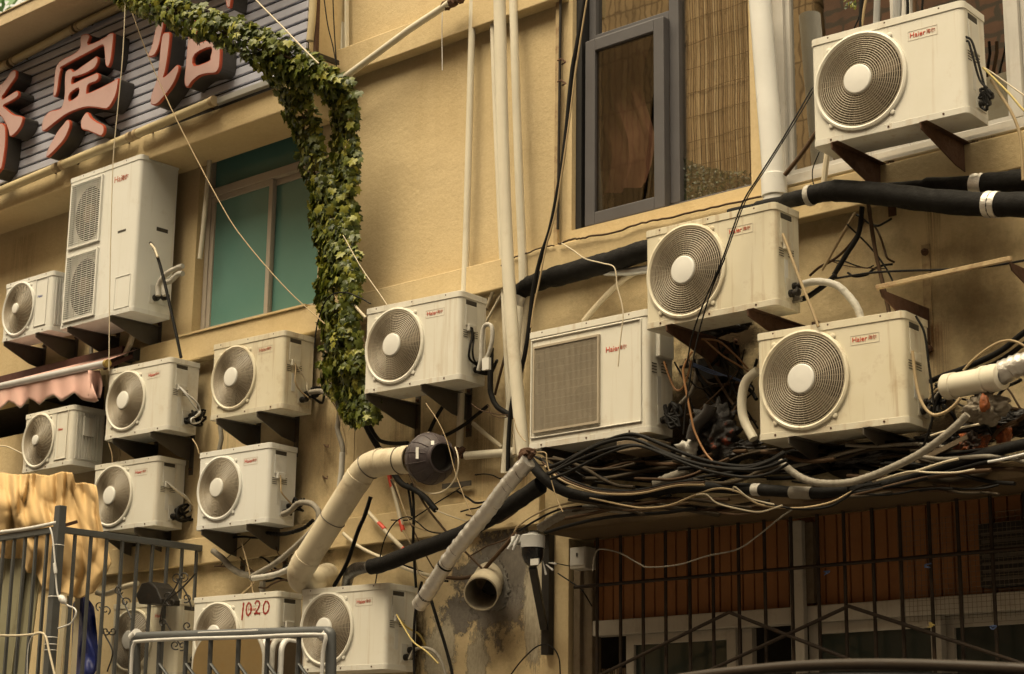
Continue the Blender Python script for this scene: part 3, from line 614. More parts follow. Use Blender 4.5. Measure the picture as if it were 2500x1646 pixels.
        for zz, yy in ((.13, D / 2 - .14), (.15, D / 2 - .07)): v.lathe((W / 2, yy, zz), (1, 0, 0), [(0, .025), (.03, .025), (.031, .016), (.06, .016), (.061, 0)], 10)
        v.build('valve', 'blacksteel', t, smooth=40); screws(t, [(-W / 2 + W * f, y - .001, H - .012) for f in (.2, .35, .8)] + [(-W / 2 + .04, y - .001, .02)])
    return t
unit('U1', (1979, 99), (1996.5, 357), (2350, 5), 2400, .52, 4, 'std', 'white air conditioner in front of the white framed window, above two thick black pipes', turn=.4)
unit('U2', (1575, 566), (1581.6, 803.7), (1891, 492), 1948, .58, 1, 'std', 'air conditioner with black wires dangling across its fan, just below the grey window', turn=1.1)
unit('U3', (1291, 814), (1287.5, 1099.5), (1582, 752), 1640, .42, 0, 'grid', 'air conditioner with a large square slatted grille beside the white drainpipes', turn=.2)
unit('U4', (1846.5, 816), (1841, 1078), (2206, 764), 2262, .56, 4, 'std', 'air conditioner above the shop ledge with a beige cable hanging down its valve side', turn=.75)
unit('U5', (893, 755.5), (889, 963), (1125, 711), 1187, .42, 4, 'std', 'air conditioner hung right of the ivy, a white hose looped at its valve end', turn=.3)
unit('U6', (520, 843), (509, 1027), (696, 806), 767, .34, 2.5, 'std', 'stained air conditioner directly under the teal window sill', 'pink', turn=.9)
unit('U7', (264, 904), (257, 1074.7), (419, 872), 487, .36, 2.5, 'std', 'air conditioner beside the pink awning, two white cables looping from its side', turn=.1)
unit('U8', (230, 1137), (228, 1301), (388, 1120), 453, .30, 3, 'std', 'air conditioner with its fan partly behind the yellow tarpaulin', 'red', turn=.6)
unit('U9', (486, 1107), (467, 1297), (660, 1084), 725, .34, 3, 'std', 'air conditioner in the lower row nearest the fat cream exhaust duct', turn=1.4)
unit('U10', (735, 1440), (733, 1643), (946, 1430), 1018, .40, 4, 'std', 'air conditioner at the foot of the silver wrapped pipe', turn=.5)
unit('U11', (472, 1460), (468, 1652), (681, 1457), 733, .34, 4, 'std', 'air conditioner with 1020 painted by hand in red', None if False else 'pink', None, turn=.2)
unit('U12', (276, 1476), (266, 1660), (437, 1471.5), 470, .30, 3, 'std', 'shaded air conditioner behind the grey fence and its black scrollwork', turn=.8)
unit('U13', (62, 1014), (53, 1156), (182, 986), 257, .40, 0, 'swirl', 'small air conditioner with swirl fan guard tucked under the pink awning', turn=.8)
unit('U14', (14, 696), (1, 838), (132, 657), 156, .34, 0, 'swirl', 'small air conditioner with blue lettering beside the tall double unit', 'blue', turn=.4)
unit('U15', (171.5, 438), (146.5, 805.5), (346, 366), 436, .42, 0, 'tall', 'tall air conditioner with two stacked fans below the hotel sign', 'pink', 'pink', turn=.3)
# hand painted number
t, W, H, D, base, yaw = UNITS['U11']; mb = MB()
def stroke(pts, r): 
    pp = spline([(-W / 2 + W * q[0], -D / 2 - .002, H * q[1]) for q in pts], 5); vs = []; n = len(pp)
    for i, p in enumerate(pp):
        d = (pp[min(i + 1, n - 1)] - pp[max(i - 1, 0)]).normalized(); s = Vector((-d.z, 0, d.x)) * r * (1 + .25 * math.sin(i * 1.7)); vs += [p + s, p - s]
    mb.add(vs, [(2 * i, 2 * i + 1, 2 * i + 3, 2 * i + 2) for i in range(n - 1)])
stroke([(.605, .89), (.60, .80), (.593, .67)], .0065)
stroke([(.665, .885), (.642, .84), (.640, .77), (.660, .725), (.690, .76), (.694, .83), (.672, .885)], .0055)
stroke([(.735, .86), (.755, .895), (.785, .88), (.785, .83), (.752, .76), (.735, .735), (.762, .745), (.800, .735)], .0055)
stroke([(.860, .89), (.838, .84), (.836, .77), (.858, .73), (.892, .77), (.896, .84), (.868, .89)], .0055)
mb.build('painted_number', 'redpaint', t, smooth=0, fix=False)
# brackets
def bracket(key, f, label, m='steel', drop=.155, reach=None):
    t, W, H, D, base, yaw = UNITS[key]; d = Vector((math.cos(R(yaw)), math.sin(R(yaw)), 0)); p = base + d * (f - .5) * W
    yb = -(p.y - D / 2) + .02; b = thing('wall_bracket', label, 'bracket', (p.x, 0, p.z), 0, 'steel brackets under the air conditioners')
    L = yb - .004; h = .022
    MB().prism([[(-.017, -L, -.003), (-.017, -.006, -.003), (-.017, -.006, -drop), (-.017, -L * .35, -drop * .86), (-.017, -L, -.035)]], (.006, 0, 0)).box((-.017, -L, -.003), (.022, -.006, .001)).build('arm', m, b, smooth=0, bevel=.002)
    MB().box((-.022, -.006, -drop - .10), (.022, -.0005, .05)).build('wall_plate', m, b, smooth=0)
    mb = MB()
    for z in (-drop - .06, .025): mb.lathe((0, -.006, z), (0, -1, 0), [(0, .011), (.008, .011), (.009, .006), (.018, .006), (.0185, 0)], 6)
    mb.build('bolts', 'rust', b, smooth=0)
BR = [('U1', .16, .74, 'the unit above the two thick black pipes', 'rust'), ('U2', .2, .82, 'the unit with dangling black wires', 'rust'), ('U3', .15, .8, 'the slatted grille unit', 'steel'), ('U4', .25, .75, 'the unit above the shop ledge', 'steel'),
      ('U5', .08, .66, 'the unit right of the ivy', 'steel'), ('U6', .16, .72, 'the unit under the teal sill', 'steel'), ('U7', .2, .8, 'the unit with looping white cables', 'steel'), ('U8', .25, .75, 'the unit behind the tarpaulin', 'steel'), ('U9', .15, .78, 'the unit nearest the cream duct', 'steel'),
      ('U14', .12, .78, 'the small blue lettered unit', 'steel'), ('U15', .16, .74, 'the tall double fan unit', 'steel')]
for k, fa, fb, ph, mm in BR:
    for f, wd in ((fa, 'fan end'), (fb, 'valve end')): bracket(k, f, '%s bracket under the %s of %s' % ('rusty' if mm == 'rust' else 'dark steel', wd, ph), mm)
# ================================================================ SIGN
sg = thing('shop_sign', 'ribbed grey sign board with three raised salmon red characters and dark returns', 'sign', (P(300, 260, .36).x, -.36, 6.25))
sgl = Vector(sg.location)
def built(mb, name, m, par, off, **k):
    o = mb.build(name, m, par, **k)
    for vtx in o.data.vertices: vtx.co -= off
    return o
X0, X1 = -16.4, P(750, 60, .36).x; mb = MB(); z = 6.285
while z < 7.27:
    mb.box((X0, -.362, z), (X1, -.338, z + .058)); z += .075
built(mb, 'ribbed_panel', 'signpanel', sg, sgl, smooth=0, bevel=.006)
built(MB().box((X0, -.345, 6.25), (X1, -.337, 7.30)), 'backing', 'signgap', sg, sgl, smooth=0)
def Apts(l): return [(x / 2.7986, y / 2.7986) for x, y in l]
def inset(pts, d):
    n = len(pts); area = sum(pts[i][0] * pts[(i + 1) % n][1] - pts[(i + 1) % n][0] * pts[i][1] for i in range(n)); sg_ = 1 if area > 0 else -1; out = []
    for i in range(n):
        a, b, c = pts[i - 1], pts[i], pts[(i + 1) % n]
        n1 = Vector((-(b[1] - a[1]), b[0] - a[0])).normalized(); n2 = Vector((-(c[1] - b[1]), c[0] - b[0])).normalized()
        q = (n1 + n2); q = q / max(.6, q.length_squared) * 2 if q.length > .3 else n1
        out.append((b[0] + q.x * d * sg_, b[1] + q.y * d * sg_))
    return out
def closed(pts, sub=3):
    n = len(pts); out = []
    for i in range(n):
        a, b, c, d = [Vector(pts[(i + k) % n]) for k in (-1, 0, 1, 2)]
        ang = (b - a).angle(c - b) if (b - a).length and (c - b).length else 0
        for j in range(sub):
            t = j / sub; out.append(tuple(.5 * ((2 * b) + (c - a) * t + (2 * a - 5 * b + 4 * c - d) * t * t + (3 * b - a - 3 * c + d) * t ** 3)))
    return out
def letter(loops_list, label):
    mb = MB(); OF = .505
    for loops in loops_list:
        L3 = [closed(Apts(l), 3) for l in loops]; W3_ = []
        for l in L3: W3_.append([(P(x, y, OF).x, P(x, y, OF).z) for x, y in l])
        mb.prism([[(x, -OF + .022, z) for x, z in l] for l in W3_], (0, .122, 0), 1)
        mb.prism([[(x, -OF + .004, z) for x, z in l] for l in W3_], (0, .0175, 0), 2)
        ins = [inset(l, .0075 if i == 0 else -.0075) for i, l in enumerate(W3_)]
        mb.prism([[(x, -OF, z) for x, z in l] for l in ins], (0, .006, 0), 0, 2)
    o = built(mb, 'character', ['letterface', 'letterside', 'letteredge'], sg, sgl, smooth=0); o['label'] = label
letter([[[(548, 251), (566, 236), (597, 232), (613, 251), (603, 303), (715, 255), (739, 232), (762, 224), (776, 236), (770, 314), (758, 409), (743, 452), (731, 458), (719, 440), (715, 393), (711, 342), (699, 310), (629, 346), (432, 452), (417, 475), (405, 523), (393, 613), (380, 655), (367, 660), (362, 640), (370, 540), (378, 470), (398, 430), (430, 404), (500, 368), (540, 335), (548, 300)]],
        [[(445, 500), (460, 478), (485, 470), (505, 487), (560, 450), (640, 395), (655, 385), (668, 395), (665, 430), (640, 470), (580, 505), (520, 525), (497, 530), (490, 555), (497, 570), (560, 540), (630, 510), (660, 497), (675, 510), (672, 540), (650, 560), (610, 575), (597, 590), (592, 625), (600, 635), (680, 600), (760, 560), (805, 535), (806, 580), (790, 650), (760, 710), (735, 740), (710, 745), (640, 735), (580, 735), (500, 760), (440, 790), (360, 850), (305, 893), (285, 890), (285, 850), (300, 800), (340, 760), (400, 745), (425, 720), (440, 640), (440, 560)], [(478, 640), (535, 604), (530, 652), (474, 688)]],
        [[(430, 850), (455, 820), (475, 825), (475, 870), (440, 950), (390, 1010), (340, 1060), (318, 1075), (315, 1050), (340, 990), (390, 900)]],
        [[(555, 815), (580, 775), (600, 768), (620, 800), (660, 830), (705, 855), (710, 900), (690, 930), (660, 920), (600, 895), (560, 885), (550, 850)]]], 'middle character of the sign, complete')
letter([[[(1090, 125), (1115, 115), (1118, 160), (1105, 230), (1080, 330), (1050, 380), (1020, 388), (1005, 380), (1030, 330), (1050, 250), (1065, 180)]],
        [[(1110, 235), (1140, 220), (1160, 225), (1158, 290), (1140, 430), (1125, 500), (1120, 525), (1160, 490), (1205, 445), (1222, 455), (1215, 500), (1180, 580), (1120, 660), (1075, 710), (1040, 718), (1027, 700), (1035, 640), (1070, 540), (1085, 430), (1095, 320)]],
        [[(1285, 250), (1300, 130), (1330, 120), (1345, 200), (1345, 290), (1440, 260), (1500, 240), (1505, 320), (1505, 380), (1498, 460), (1470, 500), (1420, 505), (1360, 520), (1310, 560), (1285, 595), (1265, 590), (1258, 550), (1265, 470), (1275, 360)], [(1332, 372), (1440, 325), (1435, 390), (1425, 415), (1327, 446)]],
        [[(1535, -60), (1580, -60), (1572, 45), (1550, 48), (1538, 0)]]], 'last character of the sign, half behind the ivy')
letter([[[(-60, 600), (0, 580), (40, 540), (75, 490), (100, 478), (110, 490), (105, 530), (70, 580), (30, 640), (15, 660), (20, 675), (60, 650), (110, 620), (125, 630), (122, 660), (80, 690), (25, 720), (40, 740), (90, 780), (150, 795), (152, 830), (130, 880), (90, 925), (65, 930), (55, 890), (30, 830), (0, 790), (-60, 760)]],
        [[(-60, 860), (0, 840), (20, 845), (38, 880), (35, 1000), (15, 1130), (0, 1160), (-60, 1200)]]], 'first character of the sign, cut by the picture edge')
def lamp(a, b, off, r, lab):
    p, q = P(*a, off), P(*b, off); d = (q - p).normalized(); t = thing('tube_lamp', lab, 'lamp', p, 0, 'tube lamps along the sign'); L = (q - p).length
    MB().tube([d * .03, d * (L - .03)], r, 14).build('tube', 'tube', t, smooth=50)
    for s in (.0, L - .035): MB().tube([d * s, d * (s + .035)], r * 1.12, 14).build('end_cap', 'tan', t, smooth=50)
    for s in (.12, L - .12): MB().tube([d * s + Vector((0, r, 0)), d * s + Vector((0, .12, .0))], .008, 6).build('clip', 'brownwire', t, smooth=50)
lamp((-60, 492), (141, 408), .43, .034, 'yellowed tube lamp under the sign, cut by the picture edge'); lamp((150, 404), (322, 333), .43, .034, 'yellowed tube lamp under the complete middle character'); lamp((330, 329), (524, 246), .43, .034, 'yellowed tube lamp along the sign base reaching toward the ivy')
lamp((-40, 185), (24, 155), .42, .033, 'short visible end of a tube lamp above the cut off first character'); lamp((30, 150), (183, 69), .42, .033, 'yellowed tube lamp above the first and middle characters'); lamp((188, 66), (306, 8), .42, .033, 'tube lamp above the sign ending at the ivy')
tag(MB().box((P(526, 244, .40).x, -.41, 6.256), (P(683, 190, .40).x, -.37, 6.30)).build('metal_trim', 'galv', smooth=0, bevel=.004), 'bright bare metal strip under the sign beside the ivy', 'trim')
# ================================================================ PIPES
def pipe(name, label, pts, off, r, m='pvc', rings=(), cat='pipe', group=None, n=16, sub=5):
    pp = spline(px3(pts, off), sub); mb = MB().tube(pp, r, n)
    o = tag(mb.build(name, m, smooth=60), label, cat, group)
    for i, (t, k, l) in enumerate(rings):
        c = pp[min(len(pp) - 2, int(t * (len(pp) - 1)))]; q = pp[min(len(pp) - 1, int(t * (len(pp) - 1)) + 1)]; d = (q - c).normalized()
        MB().tube([c - d * l, c - d * l * .9, c + d * l * .9, c + d * l], [r * 1.0, r * k, r * k, r * 1.0], n).build('coupling', m, o, smooth=40)
    return o
GV = 'white pipes running down the wall'
pipe('drain_pipe', 'thin cream pipe dropping behind the unit right of the ivy', [(1154.6, -20), (1139, 560), (1134, 711), (1123, 1060), (1122, 1095)], .075, .0215, 'pvc', [(.55, 1.12, .03)], group=GV)
pipe('drain_pipe', 'slim white pipe, leftmost of three close together beside the wide plain wall', [(1200, -20), (1211, 300), (1226, 640), (1243, 1000), (1252, 1150)], .05, .017, 'pvc', group=GV)
pipe('drain_pipe', 'thickest white pipe slanting in front of the black foam pipe end', [(1219, -20), (1227, 330), (1238.6, 620), (1255.7, 870), (1272, 1050), (1278, 1112)], .36, .037, 'pvc', [(.02, 1.1, .04)], group=GV)
pipe('drain_pipe', 'white pipe passing down behind the black foam pipe bend', [(1252, -20), (1266, 400), (1277, 680), (1270, 763), (1262, 880), (1247, 977), (1233, 1156)], .10, .026, 'pvc', group=GV)
tag(MB().tube(px3([(1289, 705), (1281, 800), (1274, 890), (1262, 1000), (1258, 1110)], .2), .017, 8).build('flat_conduit', 'pvcold', smooth=60), 'dull flat conduit squeezed between white pipes and the slatted grille unit', 'conduit')
pipe('downpipe', 'wide bright white downpipe with a collar between the two large windows', [(1853, -30), (1871, 200), (1887, 400), (1893, 520)], .13, .0605, 'pvcwhite', [(.80, 1.13, .062)], n=28)
tag(MB().tube(px3([(832, 196), (1000, 72), (1097, 8)], .2), .0225, 14).build('diagonal_pipe', 'pvc', smooth=60), 'white pipe running diagonally up the wall from the ivy', 'pipe')
tag(MB().tube(spline([P(1085 + i * 7, 14 - i * 3 + rnd.uniform(-6, 6), .19) for i in range(7)], 3), [.02 + .016 * rnd.random() for _ in range(19)], 7).build('debris_clump', 'rust', smooth=0), 'rusty clump of debris at the upper end of the diagonal pipe', 'debris')
o = pipe('cross_pipe', 'short horizontal cream pipe below the unit right of the ivy', [(1138, 1113), (1200, 1108), (1270, 1103)], .09, .025, 'pvc', [(.95, 1.15, .03)])
tag(MB().tube(spline([P(1124 + rnd.uniform(-9, 9), 1106 + rnd.uniform(-10, 10), .09 + rnd.uniform(-.03, .03)) for i in range(9)], 3), .016, 6).build('charred_joint', 'rust', smooth=0), 'charred brown lump where two cream pipes meet', 'joint')
pipe('conduit', 'slender white conduit standing left of the teal window', [(519, 322), (508, 430), (496, 560), (488, 632)], .05, .0165, 'pvc', [(.01, 1.35, .02)])
tag(MB().tube(px3([(521, 252), (519, 285), (520, 322)], .06), .006, 6).build('wire_stub', 'rust', smooth=60), 'rusty wire rising from the slender white conduit to the sign', 'wire')
pipe('conduit', 'cream vertical conduit at the right end of the sign', [(766, -30), (762, 50), (757, 100)], .42, .026, 'tube')
tag(MB().bar(P(776, -25, .39), P(771, 138, .39), .022, .03).build('angle_strip', 'rust', smooth=0), 'rusty steel strip beside the cream conduit at the sign end', 'steel strip')
for a, b, r, lab in (((833, -30), (834, 204), .016, 'white boxed conduit above the wall end of the diagonal pipe'), ((846, -30), (847, 200), .007, 'thin white conduit just right of the boxed conduit')):
    tag(MB().bar(P(*a, .05), P(*b, .05), r * 2.2, .03).build('conduit', 'pvc', smooth=0, bevel=.003), lab, 'conduit')
tag(MB().bar(P(1364.5, -20, .03), P(1358, 600, .03), .03, .02).build('vertical_strip', 'rustpale', smooth=0, bevel=.002), 'peeling rust stained strip running down beside the grey window', 'strip')
tag(MB().bar(P(1369, -20, .055), P(1362, 560, .055), .012, .012).build('black_strip', 'blacksteel', smooth=0), 'thin black edge on the peeling strip beside the grey window', 'strip')
for i, y in enumerate((148, 200)): tag(MB().tube([P(1362, y, .07), P(1371, y - 4, .10), P(1381, y + 4, .09), P(1372, y + 9, .07)], .006, 5).build('pipe_hook', 'rust', smooth=50), ('rusty hook on the peeling strip' if i == 0 else 'smaller bent clip on the peeling strip below the hook'), 'hook')
GB = 'black foam insulated pipes'
def foam(label, pts, off, r, n=16, m='black', name='insulated_pipe', lump=.06):
    pp = spline(px3(pts, off), 9)
    if pts[0][0] > 2600: pp = [pp[0] + Vector((2.8, 0, .02))] + pp
    if pts[-1][0] > 2600: pp = pp + [pp[-1] + Vector((2.8, 0, 0))]
    rs = [(r[min(len(r) - 1, int(i / len(pp) * len(r)))] if isinstance(r, list) else r) for i in range(len(pp))]
    rs = [q * (1 + lump * math.sin(i * .9 + q * 300) * .5 + rnd.uniform(-lump, lump) * .4) for i, q in enumerate(rs)]
    return tag(MB().tube(pp, rs, n).build(name, m, smooth=70), label, 'pipe', GB), pp
def sleeve(par, pp, t, r, l, m='tape', name='tape_wrap'):
    i = min(len(pp) - 2, int(t * (len(pp) - 1))); c = pp[i]; d = (pp[i + 1] - c).normalized()
    MB().tube([c - d * l, c - d * l * .5, c, c + d * l * .5, c + d * l], [r, r * 1.03, r * .98, r * 1.04, r], 16).build(name, m, par, smooth=60)
o, pp = foam('thick black foam pipe crossing under the topmost unit, lower of two', [(2640, 508), (2500, 500), (2400, 499), (2280, 490), (2157, 475), (2040, 466), (1971, 479), (1918, 491), (1850, 505), (1780, 520)], .36, [.059, .059, .059, .058, .056, .05, .04, .03, .022]); sleeve(o, pp, .21, .0625, .032, 'foil'); sleeve(o, pp, .665, .053, .014, 'tape')
o, pp = foam('thick black foam pipe crossing under the topmost unit, upper of two', [(2640, 432), (2500, 441), (2390, 453), (2264, 459), (2157, 466), (2060, 474)], .2, [.058, .056, .05, .04, .032]); sleeve(o, pp, .42, .058, .03, 'foil')
o, pp = foam('black foam pipe bending down behind the white pipes under the grey window', [(1640, 600), (1575, 612), (1504, 636), (1450, 650), (1378, 670), (1325, 684), (1289, 700), (1270, 716), (1262, 738)], .22, [.058, .06, .06, .059, .055, .052, .05]); sleeve(o, pp, .985, .054, .03, 'foil')
pipe('thin_conduit', 'pale flexible pipe rising behind the slatted grille unit', [(1560, 660), (1521, 684), (1484, 718), (1450, 755), (1425, 785)], .18, .0165, 'pvcold'); tag(MB().tube(px3([(1478, 664), (1540, 664), (1600, 655)], .20), .024, 10).build('metal_tube', 'galv', smooth=50), 'dented metal tube below the bending black foam pipe', 'tube')
# ---- bundle above the shop ledge
o, pp = foam('black foam pipe sagging along the shop ledge, pale tape near its middle', [(1290, 1120), (1325, 1164), (1379, 1200), (1466, 1217), (1561, 1206), (1656, 1191), (1771, 1191), (1885, 1198), (1990, 1204), (2075, 1196)], .46, .0285); sleeve(o, pp, .745, .0305, .022, 'tape'); sleeve(o, pp, .86, .0305, .06, 'greytape')
foam('shorter black foam pipe lying behind, under the slatted grille unit', [(1350, 1185), (1420, 1165), (1504, 1160), (1600, 1166), (1690, 1150), (1760, 1128)], .26, .028)
foam('black foam pipe climbing to the right edge above the shop ledge', [(2060, 1203), (2180, 1178), (2294, 1143), (2409, 1109), (2500, 1085), (2620, 1060)], .44, .025)
o, pp = foam('black foam pipe slanting down left behind the silver wrapped pipe', [(1320, 1185), (1250, 1232), (1171, 1279), (1113, 1310), (1018, 1345), (940, 1376), (905, 1384)], .42, .047); sleeve(o, pp, .97, .043, .03, 'greytape')
tag(MB().tube(px3([(908, 1383, .42), (885, 1386, .38), (868, 1390, .32), (852, 1402, .24), (846, 1430, .14), (848, 1470, .10)]), [.03, .036, .04, .036, .033, .033], 12).build('pipe_elbow', 'burnt', smooth=60), 'dark lumpy pipe elbow above the unit with the silver wrapped pipe', 'pipe')
pts = px3([(1290, 1126, .62), (1240, 1182, .62), (1190, 1248, .60), (1106, 1352, .56), (1049, 1440, .52), (1022, 1478, .50)])
mb = MB(); ribbed(mb, pts, .0405, .062, .0055, 16, .0016); o = tag(mb.build('wrapped_pipe', 'foil', smooth=50), 'pipe wrapped in silver foil tape slanting down to the lower units', 'pipe')
pp = spline(pts, 30); wl = MB()
for k in range(1, 22):
    i = int((len(pp) - 2) * (k + rnd.uniform(-.25, .25)) / 22); d = (pp[i + 1] - pp[i]).normalized(); ax_ = (d + Vector((rnd.uniform(-.25, .25), rnd.uniform(-.2, .2), .3))).normalized(); wl.ring(pp[i], ax_, .0425, .0016, 22, 4)
wl.build('wrap_seams', 'brownwire', o, smooth=0, fix=False)
for t in (.66, .87):
    pp = spline(pts, 10); sleeve(o, pp, t, .0432, .006, 'cable', 'black_band')
tag(MB().tube(spline([P(1290 + rnd.uniform(-22, 22), 1112 + rnd.uniform(-14, 14), .6 + rnd.uniform(-.05, .05)) for i in range(14)], 3), .015, 6).build('rusty_clump', 'rust', smooth=0), 'rusty tangled clump at the top end of the silver wrapped pipe', 'clump')
mb = MB(); ribbed(mb, px3([(1905, 1128), (1952, 1164), (1998, 1179), (2066, 1179), (2123, 1164), (2180, 1141), (2237, 1113), (2287, 1080), (2335, 1040), (2362, 1012)], .53), .0165, .035, .0022, 12); tag(mb.build('flexible_hose', 'greytape', smooth=50), 'grey ribbed hose sagging under the unit above the shop ledge', 'hose')
mb = MB(); ribbed(mb, px3([(1318, 1290), (1352, 1268), (1390, 1252), (1466, 1240), (1545, 1246)], .40), .022, .03, .003, 12, .002); tag(mb.build('wrapped_hose', 'greytape', smooth=50), 'crumpled taped hose lying on the left end of the shop ledge', 'hose')
mb = MB(); ribbed(mb, px3([(1600, 1182), (1640, 1166), (1686, 1148)], .38), .026, .04, .003, 12, .002); tag(mb.build('wrapped_hose', 'greytape', smooth=50), 'short wrapped stub between the black foam pipes on the shop ledge', 'hose')
tag(MB().box((P(1505, 1085, .5).x, -.50, P(1505, 1105, .5).z), (P(1610, 1080, .4).x, -.30, P(1505, 1078, .5).z)).build('timber_block', 'wood', smooth=0, bevel=.004), 'wooden block under the slatted grille unit', 'timber')
# ---- PVC duct, duct fan, stub
dp = px3([(996, 1122), (960, 1126), (925, 1130)], .46) + px3([(903, 1137, .46), (886, 1152, .46), (872, 1172, .46)]) + px3([(810, 1270, .46), (745, 1372, .45)]) + px3([(733, 1396, .44), (738, 1417, .36), (765, 1418, .22), (800, 1405, .02)])
duct = thing('exhaust_duct', 'fat cream plastic duct elbowing from the round fan down into the wall', 'duct', dp[0])
L = [p - dp[0] for p in dp]; MB().tube(spline(L, 6), .079, 28).build('duct_pipe', 'pvcold', duct, smooth=60)
for p, q in ((2, 3), (5, 6), (7, 6), (0, 1)):
    c, d = L[p], (L[q] - L[p]).normalized(); MB().lathe(c, d, [(-.03, .079), (-.028, .083), (.03, .083), (.032, .079)], 28).build('joint_collar', 'pvcold', duct, smooth=40)
for q in ((0, 1, .5), (3, 4, .2), (5, 6, .97)):
    c = L[q[0]].lerp(L[q[1]], q[2]); d = (L[q[1]] - L[q[0]]).normalized(); MB().ring(c, d, .081, .0035, 32, 5).build('clamp_ring', 'steel', duct, smooth=60)
fc = P(1050, 1120, .46); ax = (P(1092, 1112, .52) - P(1005, 1122, .42)).normalized()
fan = thing('duct_fan', 'round dark purple grey extractor fan on the end of the cream duct', 'fan', fc)
R0 = .148; MB().lathe((0, 0, 0), ax, [(-.15, .08), (-.12, .085)] + [(R0 * .93 * math.sin(a), R0 * math.cos(a)) for a in [R(-56 + i * 8) for i in range(15)]] + [(.118, .088), (.14, .086), (.142, .078)], 40).build('shell', 'fanshell', fan, smooth=50)
MB().lathe((0, 0, 0), ax, [(.141, .077), (.06, .074), (.05, 0)], 32).build('opening', 'cavity', fan, smooth=0)
MB().ring((0, 0, 0), ax, R0 * .985, .006, 44, 6).build('seam', 'fanshell', fan)
rb = MB(); u_ = ax.orthogonal().normalized(); w_ = ax.cross(u_)
for k in range(14):
    a = 6.283 * k / 14; dd = u_ * math.cos(a) + w_ * math.sin(a); rb.tube([ax * (R0 * .93 * math.sin(b)) + dd * (R0 * math.cos(b)) for b in [R(-50 + i * 10) for i in range(11)]], .0035, 5)
rb.build('shell_ribs', 'fanshell', fan, smooth=60, fix=False)
MB().lathe((0, 0, 0), ax, [(-.185, .080), (-.183, .088), (-.12, .088), (-.118, .083)], 32).build('sleeve', 'rustpale', fan, smooth=40)
for pa, pb in (((1015, 1092), (1022, 1120)), ((1052, 1076), (1060, 1086))):
    p = [P(pa[0], pa[1], .46), P(pb[0], pa[1], .46), P(pb[0], pb[1], .46), P(pa[0], pb[1], .46)]; vs = []
    for q in p: d = (EYE - q).normalized(); b = (q - fc); bb = b.dot(d); dd = b.length_squared - (R0 * 1.0) ** 2; t = -bb + math.sqrt(max(0, bb * bb - dd)); vs.append(q + d * (t + .006) - fc)
    MB().add(vs, [(0, 1, 2, 3)]).build('sticker', 'sticker', fan, smooth=0)
tag(MB().tube([P(1058 + 74 * math.cos(a) * .83, 1130 + 74 * math.sin(a) * 1.02, .50 + .12 * math.cos(a)) for a in [R(i * 10 - 30) for i in range(30)]], .0042, 6).build('wire_loop', 'cream', smooth=60), 'cream wire looped under the round extractor fan', 'wire')
sc = P(1196, 1412, .0); axs = (P(1174, 1450, .24) - sc).normalized(); Ls = (P(1174, 1450, .24) - sc).length
stub = thing('vent_stub', 'open cream plastic pipe stub sticking out of the grey mortar patch', 'pipe', sc)
MB().lathe((0, 0, 0), axs, [(-.02, .094), (Ls * .55, .094), (Ls * .57, .099), (Ls, .099), (Ls + .002, .092), (Ls * .3, .088), (-.0, .086)], 40).build('pipe_wall', 'pvcold', stub, smooth=40); MB().lathe((0, 0, 0), axs, [(.004, .088), (.005, 0)], 30).build('pipe_back', 'rustpale', stub, smooth=0)
# ---- right edge: pipe piece, foil duct, sack, orange plastic
pa, pb = P(2312, 945, .40), P(2437, 921, .46); d = (pb - pa).normalized(); Lp = (pb - pa).length
t = thing('pvc_coupling', 'large yellowed plastic pipe end poking in at the right above the shop ledge', 'pipe', pa)
MB().lathe((0, 0, 0), d, [(-.012, 0), (-.010, .052), (0, .061), (.05, .062), (.052, .057), (Lp * .72, .057), (Lp * .73, .064), (Lp * .8, .064), (Lp * .81, .060), (Lp * .9, .064), (Lp + .02, .060), (Lp + .03, .04)], 32).build('pipe_end', 'pvc', t, smooth=40)
mb = MB(); ribbed(mb, px3([(2425, 925), (2462, 902), (2500, 888), (2600, 862)], .45), .048, .06, .006, 16, .005); tag(mb.build('foil_duct', 'foil', smooth=60), 'crumpled silver foil duct joining the yellowed pipe end', 'duct')
def blob(name, m, c, rx, ry, rz, label, cat, amp=.35, fr=6, seed=0, sub=5):
    bm = bmesh.new(); bmesh.ops.create_icosphere(bm, subdivisions=sub, radius=1)
    for v in bm.verts:
        n = mnoise.noise(v.co * 1.6 + Vector((seed, 0, 0))) * amp + (abs(mnoise.noise(v.co * 2.6 + Vector((seed, 7, 0)))) - .2) * amp * 1.3 + (abs(mnoise.noise(v.co * fr + Vector((seed, 3, 0)))) - .2) * amp * .7 + mnoise.noise(v.co * fr * 2.3) * amp * .16
        v.co = v.co * (1 + n); v.co = Vector((v.co.x * rx, v.co.y * ry, v.co.z * rz)) + Vector(c)
    me = bpy.data.meshes.new(name); bm.to_mesh(me); bm.free(); me.materials.append(M[m]); o = bpy.data.objects.new(name, me); COL.objects.link(o)
    me.polygons.foreach_set('use_smooth', [True] * len(me.polygons)); return tag(o, label, cat)
blob('cloth_bundle', 'sack', P(2408, 998, .40), .10, .08, .068, 'grey rag bundle stuffed below the yellowed pipe end', 'bundle', .3, 7, 2)
blob('plastic_scrap', 'orange', P(2403, 984, .49), .022, .02, .04, 'small bright orange scrap on the grey rag bundle', 'scrap', .3, 5, 9, 3)
blob('plastic_bag', 'junkbag', P(2372, 1085, .36), .06, .05, .05, 'crumpled orange plastic bag under the grey rag bundle', 'bag', .5, 5, 4)
blob('plastic_bag', 'junkbag', P(2452, 1060, .30), .035, .04, .04, 'dark orange scrap of plastic bag behind the climbing black pipe', 'bag', .5, 5, 14, 3)
t = blob('rubbish_bundle', 'junk', P(1748, 1058, .34), .115, .10, .13, 'shiny black and orange rubbish bundle stuck between the units', 'rubbish', .4, 4, 7)
